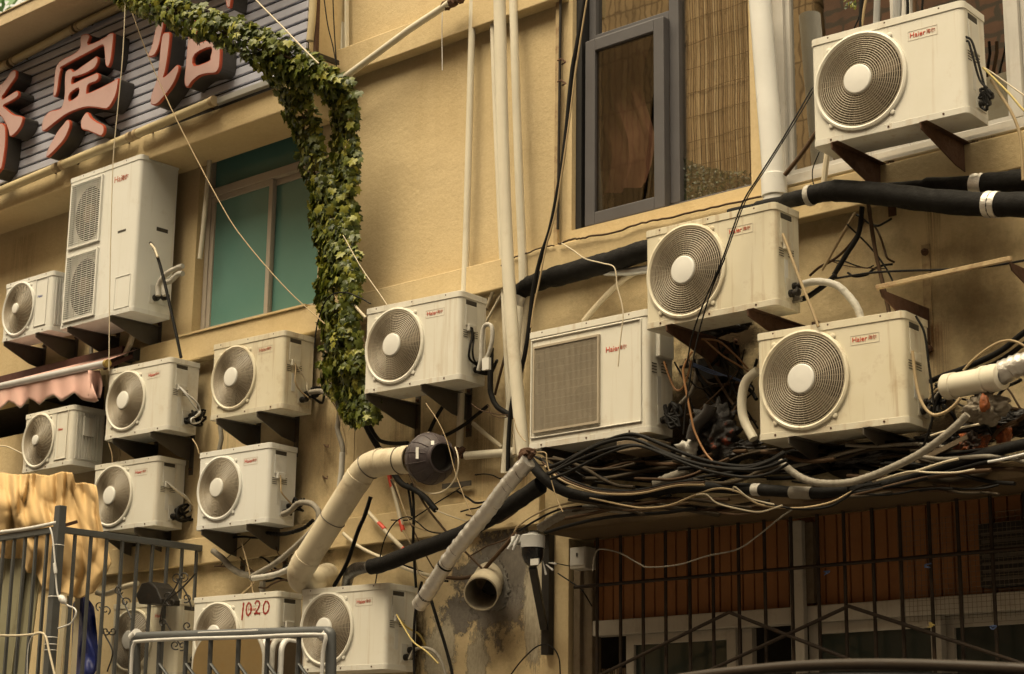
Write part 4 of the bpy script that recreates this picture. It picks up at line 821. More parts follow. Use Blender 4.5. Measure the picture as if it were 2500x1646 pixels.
MB().tube(spline(px3([(1735, 990), (1728, 1010), (1700, 1040), (1690, 1075)], .46), 6), .035, 10).build('black_strap', 'burnt', t, smooth=60)
blob('plastic_film', 'tape', P(1683, 1095, .42), .05, .04, .045, 'torn pale plastic film below the shiny rubbish bundle', 'plastic', .6, 6, 31, 3)
pipe('white_hose', 'thick white hose half hidden behind the unit above the shop ledge', [(1850, 905), (1822, 930), (1812, 970), (1815, 1020), (1840, 1072)], .38, .024, 'pvc')
tag(MB().box((P(1712, 870, .1).x, -.14, P(1712, 935, .1).z), (P(1790, 870, .1).x, -.01, P(1712, 880, .1).z)).build('junction_box', 'blacksteel', smooth=0, bevel=.004), 'dark junction box on the wall between the two right units', 'box')
# ---- empty rusty bracket frame
fr = thing('bracket_frame', 'empty rusty bracket frame with a peeling crossbar at the far right', 'bracket', (P(2285, 700).x, 0, P(2285, 700).z)); fl = Vector(fr.location)
for (tx, ty), (wx, wy), (bx, by) in (((2146, 706), (2285, 742), (2298, 838)), ((2462, 640), (2600, 676), (2613, 770))):
    tip = P(tx, ty, .46); top = P(wx, wy, .01); bot = P(bx, by, .01); top.x = bot.x = tip.x; top.z = tip.z - .005
    MB().prism([[tip - fl, top - fl, bot - fl, tip + Vector((0, .02, -.035)) - fl]], (.007, 0, 0)).build('arm', 'rust', fr, smooth=0); MB().box((tip.x - .022 - fl.x, -.012, bot.z - .03 - fl.z), (tip.x + .022 - fl.x, -.001, top.z + .33 - fl.z)).build('wall_plate', 'rustpale', fr, smooth=0)
    mb = MB()
    for zz in (bot.z - .02, top.z + .29): mb.lathe((tip.x - fl.x, -.012, zz - fl.z), (0, -1, 0), [(0, .02), (.012, .018), (.014, .008), (.03, .008), (.031, 0)], 8)
    mb.build('bolts', 'rust', fr, smooth=0)
MB().bar(P(2140, 702, .47) - fl, P(2470, 631, .47) - fl, .02, .022).build('crossbar', 'rustpale', fr, smooth=0, bevel=.003)
# ---- security camera on a black brace
bx = P(1345, 1450).x; br = thing('camera_brace', 'black steel brace shaped like a Y carrying the white camera', 'bracket', (bx, 0, P(1345, 1600).z)); bl = Vector(br.location)
MB().box((-.028, -.05, 0), (.028, -.004, P(1345, 1300).z - bl.z)).build('upright', 'blacksteel', br, smooth=0, bevel=.003)
MB().bar((0, -.055, P(1340, 1535).z - bl.z), P(1300, 1383, .36) - bl, .04, .04).build('strut', 'blacksteel', br, smooth=0, bevel=.003)
MB().bar((0, -.05, P(1345, 1302).z - bl.z), P(1300, 1302, .36) - bl, .03, .03).build('top_arm', 'blacksteel', br, smooth=0)
cc = P(1301, 1318, .40); cm = thing('security_camera', 'white and black dome security camera with twin aerials on the brace', 'camera', cc)
MB().lathe((0, 0, 0), (0, 0, 1), [(-.045, .066), (.02, .066), (.026, .06), (.028, .028), (.04, .027), (.041, 0)], 28).build('cap', 'camwhite', cm, smooth=40)
MB().lathe((0, 0, 0), (0, 0, -1), [(.0455, .062), (.09, .06), (.125, .045), (.145, .02), (.147, 0)], 28).build('camera_head', 'camblack', cm, smooth=50)
q = P(1306, 1372, .47) - cc; MB().box((q.x - .028, q.y - .006, q.z - .017), (q.x + .028, q.y + .004, q.z + .017)).build('lamp_array', 'sticker', cm, smooth=0)
MB().box((-.11, -.02, -.01), (-.06, .02, .028)).box((-.15, -.015, -.02), (-.11, .03, .03)).build('mount', 'camwhite', cm, smooth=0, bevel=.004)
for a, b in (((1262, 1305), (1240, 1341)), ((1268, 1306), (1252, 1343))): MB().tube([P(*a, .42) - cc, P(*b, .44) - cc], .007, 8).build('aerial', 'camwhite', cm, smooth=50)
for a, b, lab in (((1325, 1370), (1333, 1403), 'white plug hanging below the security camera'), ((1340, 1374), (1358, 1377), 'white cable plug sticking out beside the black brace'), ((1333, 1378), (1350, 1392), 'lower white plug beside the black brace')): tag(MB().tube([P(*a, .36), P(*b, .36)], [.003, .006], 6).build('cable_plug', 'whitewire', smooth=50), lab, 'plug')
mbx = thing('meter_box', 'small pale metal box on the shop jamb', 'box', P(1418, 1390, .05)); c0 = Vector(mbx.location); x0_, x1_, z0_, z1_ = P(1400, 1365, .05).x - c0.x, P(1437, 1365, .05).x - c0.x, 0, P(1418, 1337, .05).z - c0.z
MB().box((x0_, -.03, z0_), (x1_, .07, z1_)).build('case', 'shopwhite', mbx, smooth=0, bevel=.004); MB().box((x0_ + .005, -.034, z0_ + .02), (x1_ - .005, -.03, z1_ - .005)).build('cover', 'whiteframe', mbx, smooth=0)
MB().tube([((x0_ + x1_) / 2, -.037, z1_ * .72), ((x0_ + x1_) / 2, -.037, z1_ * .55)], .004, 6).build('keyhole', 'slot', mbx)
M['darkbar'] = mat('rust_dark_bar', (.03, .02, .013), .7, dirt=(.09, .045, .02), da=.4, scale=14, spec=.25)
# ---- shop grille
gy = .085; g = thing('window_grille', 'rusty dark steel window grille with zigzag braces over the shop front', 'grille', (P(1402, 1434, gy).x, -gy, 2.2)); gl = Vector(g.location)
zr = P(1402, 1434, gy).z; xl, xr_ = P(1402, 1434, gy).x, .6
MB().tube([(xl - gl.x, 0, zr - gl.z), (xr_ - gl.x, 0, zr - gl.z)], .0095, 8).build('rail', 'darkbar', g, smooth=60)
bars = [1453, 1510, 1565, 1620, 1679, 1736, 1799, 1863, 1929, 1994, 2059, 2129, 2197, 2270, 2340, 2422]; bxs = [P(b, 1430, gy).x for b in bars]; st = bxs[-1] - bxs[-2]; bxs += [bxs[-1] + st * (i + 1) for i in range(12)]
for i, x in enumerate(bxs): MB().tube([(x - gl.x, .018, 1.2 - gl.z), (x - gl.x, .018, 3.035 - gl.z)], .0095, 8).build('bar', 'darkbar', g, smooth=60)
for pts in ([(1458, 1652), (1780, 1495), (2078, 1612)], [(1700, 1652), (2072, 1480), (2500, 1622)]):
    pp = [P(x, y, gy + .02) - gl for x, y in pts]; MB().tube([pp[0], pp[1].lerp(pp[0], .03), pp[1], pp[1].lerp(pp[2], .03), pp[2]], .0095, 8).build('zigzag_brace', 'darkbar', g, smooth=60)
ms = MB(); mx0, mx1 = P(2195, 1400, .06).x, P(2560, 1400, .06).x; mz0, mz1 = 2.45, 2.96; nx = int((mx1 - mx0) / .024); nz = int((mz1 - mz0) / .024)
for i in range(nx + 1): x = mx0 + .024 * i; ms.tube([(x, -.06 + .004 * math.sin(i), mz0 + rnd.uniform(0, .03)), (x + rnd.uniform(-.004, .004), -.06, mz1)], .0011, 3, False)
for j in range(nz + 1): z = mz0 + .024 * j; ms.tube([(mx0 + rnd.uniform(0, .05), -.061, z), (mx1, -.061, z + rnd.uniform(-.004, .004))], .0011, 3, False)
tag(ms.build('wire_mesh', 'mesh', smooth=0, fix=False), 'fine wire mesh tied over the right part of the shop grille', 'mesh')
for x, y, m_, lab in ((2020, 1397, 'bluewire', 'blue string knot on the grille rail left of the mesh'), (2265, 1381, 'bluewire', 'blue string knot on the grille rail at the mesh'), (2425, 1532, 'bluewire', 'frayed blue string on a grille bar below the mesh'), (2273, 1524, 'yellow', 'yellow string tied to a grille bar below the mesh')):
    tag(MB().tube(spline([P(x + rnd.uniform(-9, 9), y + rnd.uniform(-6, 8), gy + .02) for i in range(7)], 3), .003, 4).build('string_knot', m_, smooth=0), lab, 'string')
dx = thing('extractor_box', 'dark extractor box behind the wire mesh', 'fan', (P(2470, 1400, .0).x, .06, 2.62)); MB().box((-.17, -.05, 0), (.3, .03, .30)).build('case', 'blacksteel', dx, smooth=0, bevel=.006); mb = MB()
for i in range(7): mb.box((-.15, -.056, .03 + i * .035), (.28, -.05, .045 + i * .035))
mb.build('louvres', 'steel', dx, smooth=0)
# ---- foreground stall roof
sr = thing('stall_roof', 'blurred dark rounded roof edge in the lower right corner', 'roof', P(2000, 1650, 3.5)); so_ = Vector(sr.location)
MB().tube([p - so_ for p in spline(px3([(1600, 1668), (1700, 1652), (1800, 1640), (1960, 1626), (2150, 1622), (2350, 1627), (2600, 1640)], 3.5), 6)], .016, 12).build('rim', 'roofdark', sr, smooth=60)
pp = [p - so_ for p in spline(px3([(1600, 1684), (1700, 1668), (1800, 1656), (1960, 1642), (2150, 1638), (2350, 1643), (2600, 1656)], 3.52), 6)]; mb = MB(); k = len(pp); vs = [p + Vector((0, .02, .0)) for p in pp] + [p + Vector((0, -.06, -.04)) for p in pp] + [p + Vector((0, -.09, -.14)) for p in pp]
mb.add(vs, [(i, i + 1, k + i + 1, k + i) for i in range(k - 1)] + [(k + i, k + i + 1, 2 * k + i + 1, 2 * k + i) for i in range(k - 1)]).build('roof_sheet', 'roofgrey', sr, smooth=60, fix=False)
MB().tube([p + Vector((0, -.055, -.02)) for p in pp], .007, 8).build('highlight_trim', 'galv', sr, smooth=60)  # bright tube stands in for the highlight below the roof rim
for x in (1650, 2540): q = P(x, 1690, 3.44); MB().tube([q - so_, Vector((q.x, q.y, 0)) - so_], .025, 10).build('post', 'greysteel', sr, smooth=60)
# ================================================================ IVY
def leaf(mb, c, nrm, upv, s, rr):
    """five-lobed ivy leaf, folded along its midrib"""
    n = nrm.normalized(); u = upv - n * upv.dot(n); u = u.normalized() if u.length > 1e-4 else n.orthogonal().normalized(); w = n.cross(u)
    sh = [(0, -.35), (.30, -.48), (.58, -.20), (.42, 0.02), (.60, .32), (.24, .30), (0, .75)]
    bend = rr.uniform(.05, .3)
    right = [c + (w * x + u * (-y)) * s - n * s * bend * (x * x + .35 * y * y) for x, y in sh]; left = [c + (w * -x + u * (-y)) * s - n * s * bend * (x * x + .35 * y * y) for x, y in sh]
    vs = right + left[1:-1]; mid = c + n * s * .06; vs.append(mid); k = len(vs) - 1
    order = [0, 1, 2, 3, 4, 5, 6] + [6 + i for i in range(5, 0, -1)]
    mb.add(vs, [(order[i], order[(i + 1) % 12], k) for i in range(12)])
iv = thing('ivy_plant', 'leafy green ivy trained along cables from the sign down to the exhaust duct', 'plant', P(900, 1050, .3)); il = Vector(iv.location)
rr = random.Random(5); mb = MB(); stems = MB()
def strand(pts, n, spread, s0=.05):
    """pts: px, py, off, half width in px"""
    c = spline([Vector((q[0], q[1], q[2])) for q in pts], 10); wd = spline([Vector((q[3], 0, 0)) for q in pts], 10)
    for i in range(n):
        t = rr.random() * (len(c) - 1.001); j = int(t); q = c[j].lerp(c[j + 1], t - j); h = wd[j].lerp(wd[j + 1], t - j).x
        tang = (c[min(j + 2, len(c) - 1)] - c[max(0, j - 1)]); tang = Vector((tang.x, tang.y)).normalized(); nx = Vector((-tang.y, tang.x))
        a = rr.uniform(-1, 1); a = math.copysign(abs(a) ** .8, a); lump = 1 + .45 * mnoise.noise((t * .55, 3.3 if a > 0 else 8.1, 0)) + .3 * mnoise.noise((t * 1.7, 1, 5))
        px_, py_ = q.x + nx.x * a * h * lump, q.y + nx.y * a * h * lump; dep = math.sqrt(max(0, 1 - a * a)) * spread * rr.uniform(-.4, 1)
        p = P(px_, py_, q.z + dep); out = (Vector((a * nx.x * .8, -1.0 * (.3 + dep / spread), -a * nx.y * .6)) + Vector((rr.gauss(0, .38), rr.gauss(0, .38), rr.gauss(.15, .38))))
        leaf(mb, p - il, out, Vector((rr.gauss(0, .45), rr.gauss(0, .3), -1 + rr.gauss(0, .3))) * -1, s0 * rr.choice((.5, .7, .85, 1, 1, 1.15, 1.35)), rr)
    for k in range(4):
        o = rr.uniform(-.5, .5); stems.tube([P(q.x + o * w_.x + 6 * math.sin(i * .4 + k), q.y + 3 * math.cos(i * .5 + k), q.z + rr.uniform(-.01, .01)) - il for i, (q, w_) in enumerate(zip(c, wd))], .006, 5)
strand([(270, -40, .95, 34), (330, -5, .92, 32), (420, 30, .88, 36), (520, 66, .82, 40), (610, 105, .74, 46), (690, 145, .64, 52), (760, 185, .52, 46), (820, 215, .44, 34)], 1700, .08, .046)
strand([(650, 110, .68, 34), (690, 190, .56, 34), (720, 245, .46, 34), (745, 300, .36, 36), (755, 370, .32, 34), (780, 430, .28, 36), (800, 470, .28, 36)], 850, .065, .046)
strand([(815, 205, .42, 40), (838, 250, .36, 34), (842, 330, .30, 30), (845, 400, .30, 30), (838, 470, .30, 32)], 700, .065, .046)
strand([(790, 440, .30, 36), (812, 500, .30, 52), (816, 560, .30, 50), (820, 600, .32, 46), (830, 660, .34, 48), (826, 720, .36, 50), (822, 790, .36, 48), (836, 850, .34, 46), (845, 910, .32, 46)], 2400, .075, .046)
strand([(850, 880, .30, 34), (862, 940, .28, 40), (880, 990, .28, 48), (890, 1035, .28, 34)], 700, .065, .046)
strand([(790, 880, .26, 18), (805, 930, .24, 20), (815, 970, .22, 12)], 90, .05)
mb.build('foliage', 'ivy', iv, smooth=0, fix=False); stems.build('stems', 'stem', iv, smooth=60, fix=False)
# ================================================================ CABLES
C = cable
W_ = 'wire'; CB = 'cable'
C('cord', 'pale cord hanging straight down past the sign and the tall double unit', W_, [(307, -20), (300, 130), (288, 260), (277, 380), (272, 520), (268, 700), (266, 905)], .98, .0034, 'cream')
C('cord', 'pale cord slanting from the ivy across the teal window to the ivy foot', W_, [(305, -20), (355, 120), (430, 290), (540, 500), (600, 591), (700, 706), (793, 791)], .80, .0034, 'tan')
C('cord', 'pale cord crossing in front of the ivy at the end of the sign', W_, [(612, -20), (625, 0), (690, 66), (740, 118), (778, 155)], .80, .005, 'cream')
C('cord', 'thin pale cord stretched from the ivy to the unit on its right', W_, [(838, 575), (880, 650), (925, 715), (945, 745)], .44, .003, 'cream')
C('wire', 'black wire dropping from the top into the arm beside the sign end', W_, [(789, -20), (800, 60), (812, 110), (820, 152)], .30, .004, 'cable')
C('wire', 'second black wire beside it, steeper, above the ivy elbow', W_, [(812, -20), (816, 70), (821, 152), (824, 220)], .28, .004, 'cable')
tag(MB().bar(P(772, 134, .40), P(824, 154, .12), .028, .03).build('wall_bracket', 'blacksteel', smooth=0), 'short black steel arm at the ivy elbow', 'bracket')
tag(MB().tube(px3([(768, 153), (775, 160), (790, 178), (808, 204), (813, 214)], .50), [.010, .02, .025, .022, .008], 10).build('cable_joint', 'greysteel', smooth=60), 'dark tapered cable joint poking out of the ivy elbow', 'joint')
C('wire', 'fine white wire hanging over the upper beam below the diagonal pipe', W_, [(1080, 20), (1079, 90), (1080, 172)], .13, .003, 'whitewire')
C('cable', 'thick black cable running down beside the grey window and behind the white pipes', CB, [(1430, -20), (1409, 107), (1396, 179), (1382, 321), (1371, 411), (1345, 550), (1326, 610), (1312, 660), (1300, 720), (1290, 810), (1276, 890), (1250, 982), (1242, 1070), (1240, 1150)], .315, .0125, 'cable')
C('wire', 'tan wire twisted along the thick black cable by the grey window', W_, [(1436, -20), (1418, 90), (1402, 200), (1388, 310), (1372, 420), (1356, 520), (1334, 600), (1318, 680), (1305, 740), (1296, 800)], .335, .005, 'tan')
C('wire', 'brown wire sagging along the sill of the grey window', W_, [(1362, 596), (1400, 584), (1429, 580), (1504, 566), (1557, 547), (1630, 532), (1736, 508), (1870, 478)], .11, .006, 'brownwire', jit=.004)
C('wire', 'brown wire on the plain band from the white pipes to the peeling strip', W_, [(1222, 648), (1254, 629), (1289, 617), (1330, 603), (1352, 600)], .10, .0045, 'brownwire', jit=.003)
C('wire', 'kinked white wire falling over the black foam pipe and the slatted grille unit', W_, [(1371, 594), (1400, 612), (1429, 632), (1471, 643), (1500, 654), (1507, 700), (1518, 743), (1521, 775), (1514, 836), (1509, 895)], .70, .0035, 'cream')
C('wire', 'black wire hanging across the fan below the grey window', W_, [(1984, 214, .30), (1975, 229, .34), (1911, 339, .50), (1854, 429, .62), (1811, 500, .66), (1764, 632, .68), (1714, 750, .66), (1690, 821, .64), (1676, 895, .6)], .66, .0042, 'cable')
C('wire', 'thin black wire beside it crossing the bright white downpipe', W_, [(1986, 222, .30), (1940, 300, .42), (1870, 412, .60), (1820, 492, .66), (1780, 600, .68), (1768, 632, .68)], .66, .003, 'cable')
C('wire', 'second black wire over the fan below the grey window, ending lower', W_, [(1770, 630), (1740, 700), (1712, 790), (1692, 880), (1675, 990), (1668, 1060)], .67, .004, 'cable')
C('cable', 'brown stick-like cable between the downpipe and the topmost unit', CB, [(1996, 318), (1960, 372), (1916, 428)], .14, .012, 'brownwire')
# above the topmost unit
for i, (a, b, r, m_, lab) in enumerate((((2142, -20), (2138, 60), .017, 'galv', 'grey pipe rising behind the topmost unit, beside black cable'), ((2192, -20), (2188, 48), .022, 'galv', 'thicker grey pipe rising behind the topmost unit'), ((2103, -20), (2101, 68), .011, 'cable', 'black cable rising behind the topmost unit left of the pipes'), ((2118, -20), (2098, 70), .007, 'tan', 'tan cable leaning against the black cable above the topmost unit'), ((2233, -20), (2232, 36), .010, 'brownwire', 'brown pipe behind the topmost unit'), ((2214, -20), (2216, 40), .008, 'cable', 'short black cable above the topmost unit'), ((2255, -20), (2248, 30), .006, 'cable', 'thin black cable above the corner of the topmost unit'))):
    tag(MB().tube([P(*a, .30), P((a[0] + b[0]) / 2 + 1, (a[1] + b[1]) / 2, .30), P(b[0], b[1] + 40, .28)], r, 10).build('riser', m_, smooth=60), lab, 'pipe')
C('wire', 'dark wire curling at the left above the topmost unit', W_, [(2110, -10), (2098, 40), (2085, 70)], .25, .004, 'cable')
sp = thing('sprig', 'small green sprig above the topmost unit', 'plant', P(2075, 8, .25)); mb = MB(); s_l = Vector(sp.location)
for i in range(26): leaf(mb, P(2074 + rr.uniform(-12, 14), 4 + rr.uniform(-14, 16), .25) - s_l, Vector((rr.gauss(0, .5), -1, rr.gauss(.3, .5))), Vector((0, 0, 1)), .018, rr)
mb.build('leaves', 'ivy', sp, smooth=0, fix=False)
C('wire', 'yellow wire leaving the valve end of the topmost unit', W_, [(2400, 165), (2430, 195), (2465, 230), (2500, 270), (2560, 320)], .34, .006, 'yellow')
C('wire', 'pinkish thin wire above the yellow wire at the right edge', W_, [(2404, 166), (2440, 190), (2500, 233), (2560, 270)], .30, .004, 'cream')
C('cable', 'black and tan cable drooping from the topmost unit toward the black pipes', CB, [(2420, 195), (2445, 235), (2472, 280), (2490, 330), (2496, 400), (2498, 440)], .32, .008, 'tan')
C('cable', 'black cable bundle on the valve end of the topmost unit', CB, [(2358, 90), (2372, 100), (2385, 140), (2398, 190), (2408, 225), (2420, 240)], .44, .006, 'cable')
C('cable', 'second black cable on the valve end of the topmost unit', CB, [(2360, 100), (2366, 105), (2377, 145), (2392, 195), (2410, 215)], .46, .006, 'cable')
tag(MB().tube(spline([P(2408 + rnd.uniform(-18, 18), 240 + rnd.uniform(-30, 30), .40) for i in range(14)], 4), .008, 6).build('valve_tangle', 'cable', smooth=40), 'tangle of black pipe ends at the valves of the topmost unit', 'tangle')
C('wire', 'thin dark wires below the topmost unit on the left', W_, [(2000, 372), (1985, 410), (1984, 440), (1992, 462)], .14, .003, 'cable')
tag(MB().tube(px3([(2020, 372), (2014, 420), (2010, 462)], .12), .016, 8).build('paper_strip', 'pvcold', smooth=0), 'pale strip hanging below the topmost unit at its fan end', 'strip')
tag(MB().tube(px3([(2112, 380), (2118, 420), (2122, 452)], .14), .018, 8).build('short_conduit', 'brownwire', smooth=50), 'brown conduit behind the fan end bracket of the topmost unit', 'conduit')
# right wall between pipes and lower unit
C('cable', 'dark cable running down from the black pipes to the unit above the shop ledge', CB, [(2114, 470), (2121, 505), (2136, 607), (2157, 700), (2173, 775)], .24, .0105, 'brownwire')
C('cable', 'thick black cable slanting to the taped hose arch', CB, [(2105, 505), (2096, 571), (2066, 622), (2036, 672)], .28, .013, 'cable')
C('wire', 'thin dark wire crossing the slanting black cable above the rusty crossbar', W_, [(2068, 548), (2121, 600), (2160, 650), (2184, 695)], .24, .005, 'cable')
C('wire', 'thin black wire stretched over the rusty crossbar to the right edge', W_, [(1965, 692), (2028, 682), (2121, 667), (2193, 662), (2336, 657), (2430, 648), (2500, 636), (2580, 620)], .34, .0055, 'cable')
C('wire', 'tan wire slanting down to the taped hose arch', W_, [(2088, 520), (2050, 585), (2007, 660)], .22, .007, 'tan')
C('wire', 'fine grey wire above the thin black wire', W_, [(2025, 636), (2070, 650), (2130, 655), (2160, 656)], .2, .003, 'brownwire')
mb = MB(); ribbed(mb, px3([(1925, 720), (1950, 700), (1975, 690), (2005, 688), (2043, 697), (2071, 722), (2093, 752), (2106, 790)], .40), .0175, .05, .002, 12); tag(mb.build('taped_hose', 'tape', smooth=50), 'white taped hose arching between the two right units', 'hose')
C('hose', 'dark hose under the white taped arch', 'hose', [(1930, 735), (1965, 728), (2000, 706), (2020, 690), (2040, 672)], .36, .014, 'cable')
tag(MB().tube(spline([P(1945 + rnd.uniform(-22, 16), 722 + rnd.uniform(-16, 16), .42) for i in range(14)], 4), .009, 6).build('valve_tangle', 'greytape', smooth=40), 'grey tangle at the valves of the unit with dangling black wires', 'tangle')
C('cable', 'beige cable from the vents of the unit with dangling wires to the unit below', CB, [(1911, 571), (1922, 600), (1954, 686), (1980, 750), (1998, 798)], .56, .008, 'tan')
C('cable', 'beige cable looping from the valve side of the unit above the shop ledge', CB, [(2228, 857), (2236, 929), (2250, 982), (2275, 1012), (2305, 1008), (2330, 990), (2345, 972)], .50, .008, 'tan')
C('cable', 'black cable dropping beside the unit above the shop ledge', CB, [(2236, 772), (2257, 814), (2268, 893), (2277, 964), (2279, 1010), (2262, 1070), (2250, 1095)], .42, .006, 'cable')
C('cable', 'black cable climbing right above the yellowed pipe end, upper of two', CB, [(2270, 932), (2310, 915), (2360, 897), (2443, 857), (2500, 812), (2580, 760)], .26, .014, 'cable')
C('cable', 'black cable climbing right above the yellowed pipe end, lower of two', CB, [(2390, 900), (2425, 890), (2470, 862), (2500, 840), (2580, 790)], .24, .012, 'cable')
C('cable', 'tan cable arching over the yellowed pipe end', CB, [(2352, 905), (2375, 880), (2407, 854), (2440, 836), (2470, 832), (2500, 844), (2560, 880)], .34, .006, 'tan')
for i in range(3): C('wire', ['brown wire stub below the yellowed pipe end', 'grey wire stub left of the yellowed pipe end', 'dark wire knot behind the unit above the shop ledge'][i], W_, [(2268 + i * 8, 975 + i * 8), (2290, 950 + 10 * i), (2312 - i * 6, 962 - i * 9)], .36, .006, ['tan', 'greytape', 'cable'][i])
tag(MB().tube(spline([P(2283 + rnd.uniform(-14, 26), 955 + rnd.uniform(-22, 26), .34) for i in range(18)], 4), .010, 6).build('cable_knot', 'cable', smooth=40), 'knot of black cable ends between the right unit and the yellowed pipe', 'tangle')
C('wire', 'grey wire lying across the ribbed hose under the grey rag bundle', W_, [(2272, 1064), (2305, 1054), (2360, 1042), (2390, 1036)], .5, .005, 'cream')
tag(MB().bar(P(2238, 1130, .4), P(2366, 1066, .4), .022, .022).build('timber_strip', 'wood', smooth=0), 'thin timber strip lying by the orange plastic bag', 'timber')
# around the stuck rubbish, between units
for i in range(3): C('wire', 'blue wires fanning behind the unit above the shop ledge', W_, [(1688, 885 + i * 3), (1740, 905 + i * 4), (1790, 925 - i * 2), (1838, 942 + i * 2)], .30, .0032, 'bluewire', group='fan of thin blue wires')
C('wire', 'orange wire curving down to the upper corner of the unit above the shop ledge', W_, [(1713, 828), (1754, 833), (1790, 862), (1826, 900)], .36, .005, 'copper')
C('wire', 'straighter orange wire below the curving one, same corner', W_, [(1720, 830), (1764, 868), (1800, 890), (1828, 908)], .34, .005, 'copper')
C('wire', 'long copper coloured wire sagging past the rubbish bundle onto the shop ledge', W_, [(1690, 858), (1672, 890), (1668, 912), (1677, 964), (1688, 1020), (1697, 1056), (1723, 1107), (1754, 1136), (1790, 1147), (1841, 1138), (1899, 1116), (1915, 1106)], .60, .0058, 'copper')
C('wire', 'tan wire looped beside the slatted grille unit', W_, [(1621, 883), (1632, 915), (1648, 950), (1664, 950), (1678, 920), (1688, 880)], .40, .0055, 'copper')
C('wire', 'black wire behind the rubbish bundle', W_, [(1770, 880), (1810, 915), (1838, 945), (1835, 960), (1812, 980), (1795, 985), (1788, 998)], .33, .005, 'cable')
C('hose', 'grey pipe between the slatted grille unit and the rubbish bundle', 'hose', [(1652, 998), (1672, 976), (1690, 955), (1700, 920), (1704, 880)], .22, .013, 'greytape')
tag(MB().tube(spline([P(1642 + rnd.uniform(-20, 24), 1010 + rnd.uniform(-28, 34), .36) for i in range(18)], 4), .010, 6).build('valve_tangle', 'cable', smooth=40), 'black tangle at the valves of the slatted grille unit', 'tangle')
blob('shade_lump', 'burnt', P(1800, 1100, .30), .16, .07, .05, 'added black lump for clutter and shade below the rubbish bundle', 'rubbish', .5, 5, 41)
blob('shade_lump', 'burnt', P(2130, 1110, .28), .22, .08, .045, 'added black lump for clutter and shade behind the ribbed hose', 'rubbish', .5, 5, 44)
# bundle above the ledge
base_b = [(1335, 1144), (1372, 1126), (1409, 1106), (1466, 1080), (1523, 1065), (1561, 1068), (1618, 1090), (1713, 1122), (1809, 1135), (1870, 1124), (1915, 1102)]
for i, lab in enumerate(('black cable arching over the shop ledge, top of four', 'black cable arching over the shop ledge, second of four', 'black cable arching over the shop ledge, third of four', 'black cable arching over the shop ledge, lowest of four')):
    C('cable', lab, CB, [(x + 3 * i, y + i * 9 + 5 * math.sin(j * .9 + i * 2)) for j, (x, y) in enumerate(base_b)], .60 + .02 * i, .0105 - .001 * i, 'cable')
for i, lab in enumerate(('black cable hugging the sagging foam pipe, upper', 'black cable hugging the sagging foam pipe, lower', 'tan cable hugging the sagging foam pipe')):
    C('cable', lab, CB, [(1318 + i * 6, 1118 + i * 10), (1370, 1160 + i * 6), (1430, 1186 + i * 5), (1480, 1200 + i * 3), (1560, 1197 + i * 4), (1650, 1178 + i * 4), (1720, 1172 + i * 6)], .52 + i * .01, .006, ['cable', 'brownwire', 'tan'][i])
C('wire', 'tan wire waving along the ledge under the sagging foam pipe', W_, [(1440, 1216), (1535, 1236), (1580, 1240), (1637, 1233), (1694, 1210), (1751, 1193), (1801, 1201), (1847, 1229), (1890, 1238), (1960, 1240), (2030, 1226), (2080, 1200)], .53, .005, 'tan')
C('wire', 'cream wire looping lowest below the shop ledge bundle', W_, [(1700, 1208), (1725, 1208), (1752, 1229), (1809, 1244), (1854, 1250), (1892, 1240), (1910, 1234)], .54, .0042, 'cream')
C('wire', 'cream wire kinked over the tape on the sagging foam pipe', W_, [(1790, 1200), (1794, 1189), (1824, 1213), (1847, 1222), (1890, 1232)], .55, .004, 'cream')
C('wire', 'black wire draped under the sagging foam pipe', W_, [(1870, 1232), (1950, 1243), (2020, 1238), (2060, 1218), (2095, 1192), (2150, 1180)], .53, .006, 'cable')
C('wire', 'whitish wire lying along the right part of the shop ledge, upper', W_, [(2130, 1176), (2180, 1163), (2230, 1152), (2300, 1130), (2340, 1120)], .52, .006, 'cream')
C('wire', 'whitish wire lying along the right part of the shop ledge, lower', W_, [(2140, 1174), (2218, 1152), (2270, 1154), (2333, 1154), (2380, 1146)], .53, .0045, 'cream')
C('wire', 'frayed white wire on the climbing black pipe at the right edge', W_, [(2412, 1128), (2445, 1122), (2500, 1109), (2580, 1090)], .49, .006, 'whitewire')
for i, (a, b, lab) in enumerate((((2000, 1212), (2500, 1118), 'black cable along the ledge below the climbing foam pipe'), ((1960, 1222), (2420, 1150), 'brown cable along the ledge edge at right'), ((1380, 1258), (1780, 1214), 'brown cable along the ledge edge at left'), ((1330, 1300), (1700, 1232), 'dark cable lying along the left ledge edge'))):
    C('cable', lab, CB, [(a[0] + (b[0] - a[0]) * t, a[1] + (b[1] - a[1]) * t + 9 * math.sin(t * 5 + i)) for t in (0, .2, .4, .6, .8, 1)], .46, .009, ['cable', 'brownwire', 'brownwire', 'cable'][i])
C('wire', 'long grey wire drooping across the brown shutter', W_, [(1447, 1395), (1452, 1358), (1465, 1341), (1512, 1350), (1561, 1377), (1584, 1385), (1656, 1379), (1725, 1358), (1801, 1341), (1854, 1305), (1900, 1268), (1937, 1242)], .34, .0042, 'greytape')
C('wire', 'thin green wire hanging at the top of the silver wrapped pipe', W_, [(1310, 1104), (1332, 1106), (1336, 1130), (1348, 1180), (1360, 1220), (1374, 1250)], .62, .003, 'tan')
for i, (pts, lab) in enumerate((([(1415, 1224), (1350, 1238), (1300, 1260), (1265, 1285), (1255, 1300)], 'tan wire from the ledge down to the camera, upper'), ([(1420, 1236), (1360, 1246), (1310, 1270), (1268, 1296)], 'black wire from the ledge down to the camera'), ([(1260, 1302), (1200, 1370), (1170, 1400), (1130, 1412), (1090, 1410)], 'dark drooping cable behind the silver wrapped pipe above the mortar'))):
    C('wire', lab, W_, pts, .44 if i < 2 else .12, [.005, .006, .012][i], ['tan', 'cable', 'brownwire'][i])
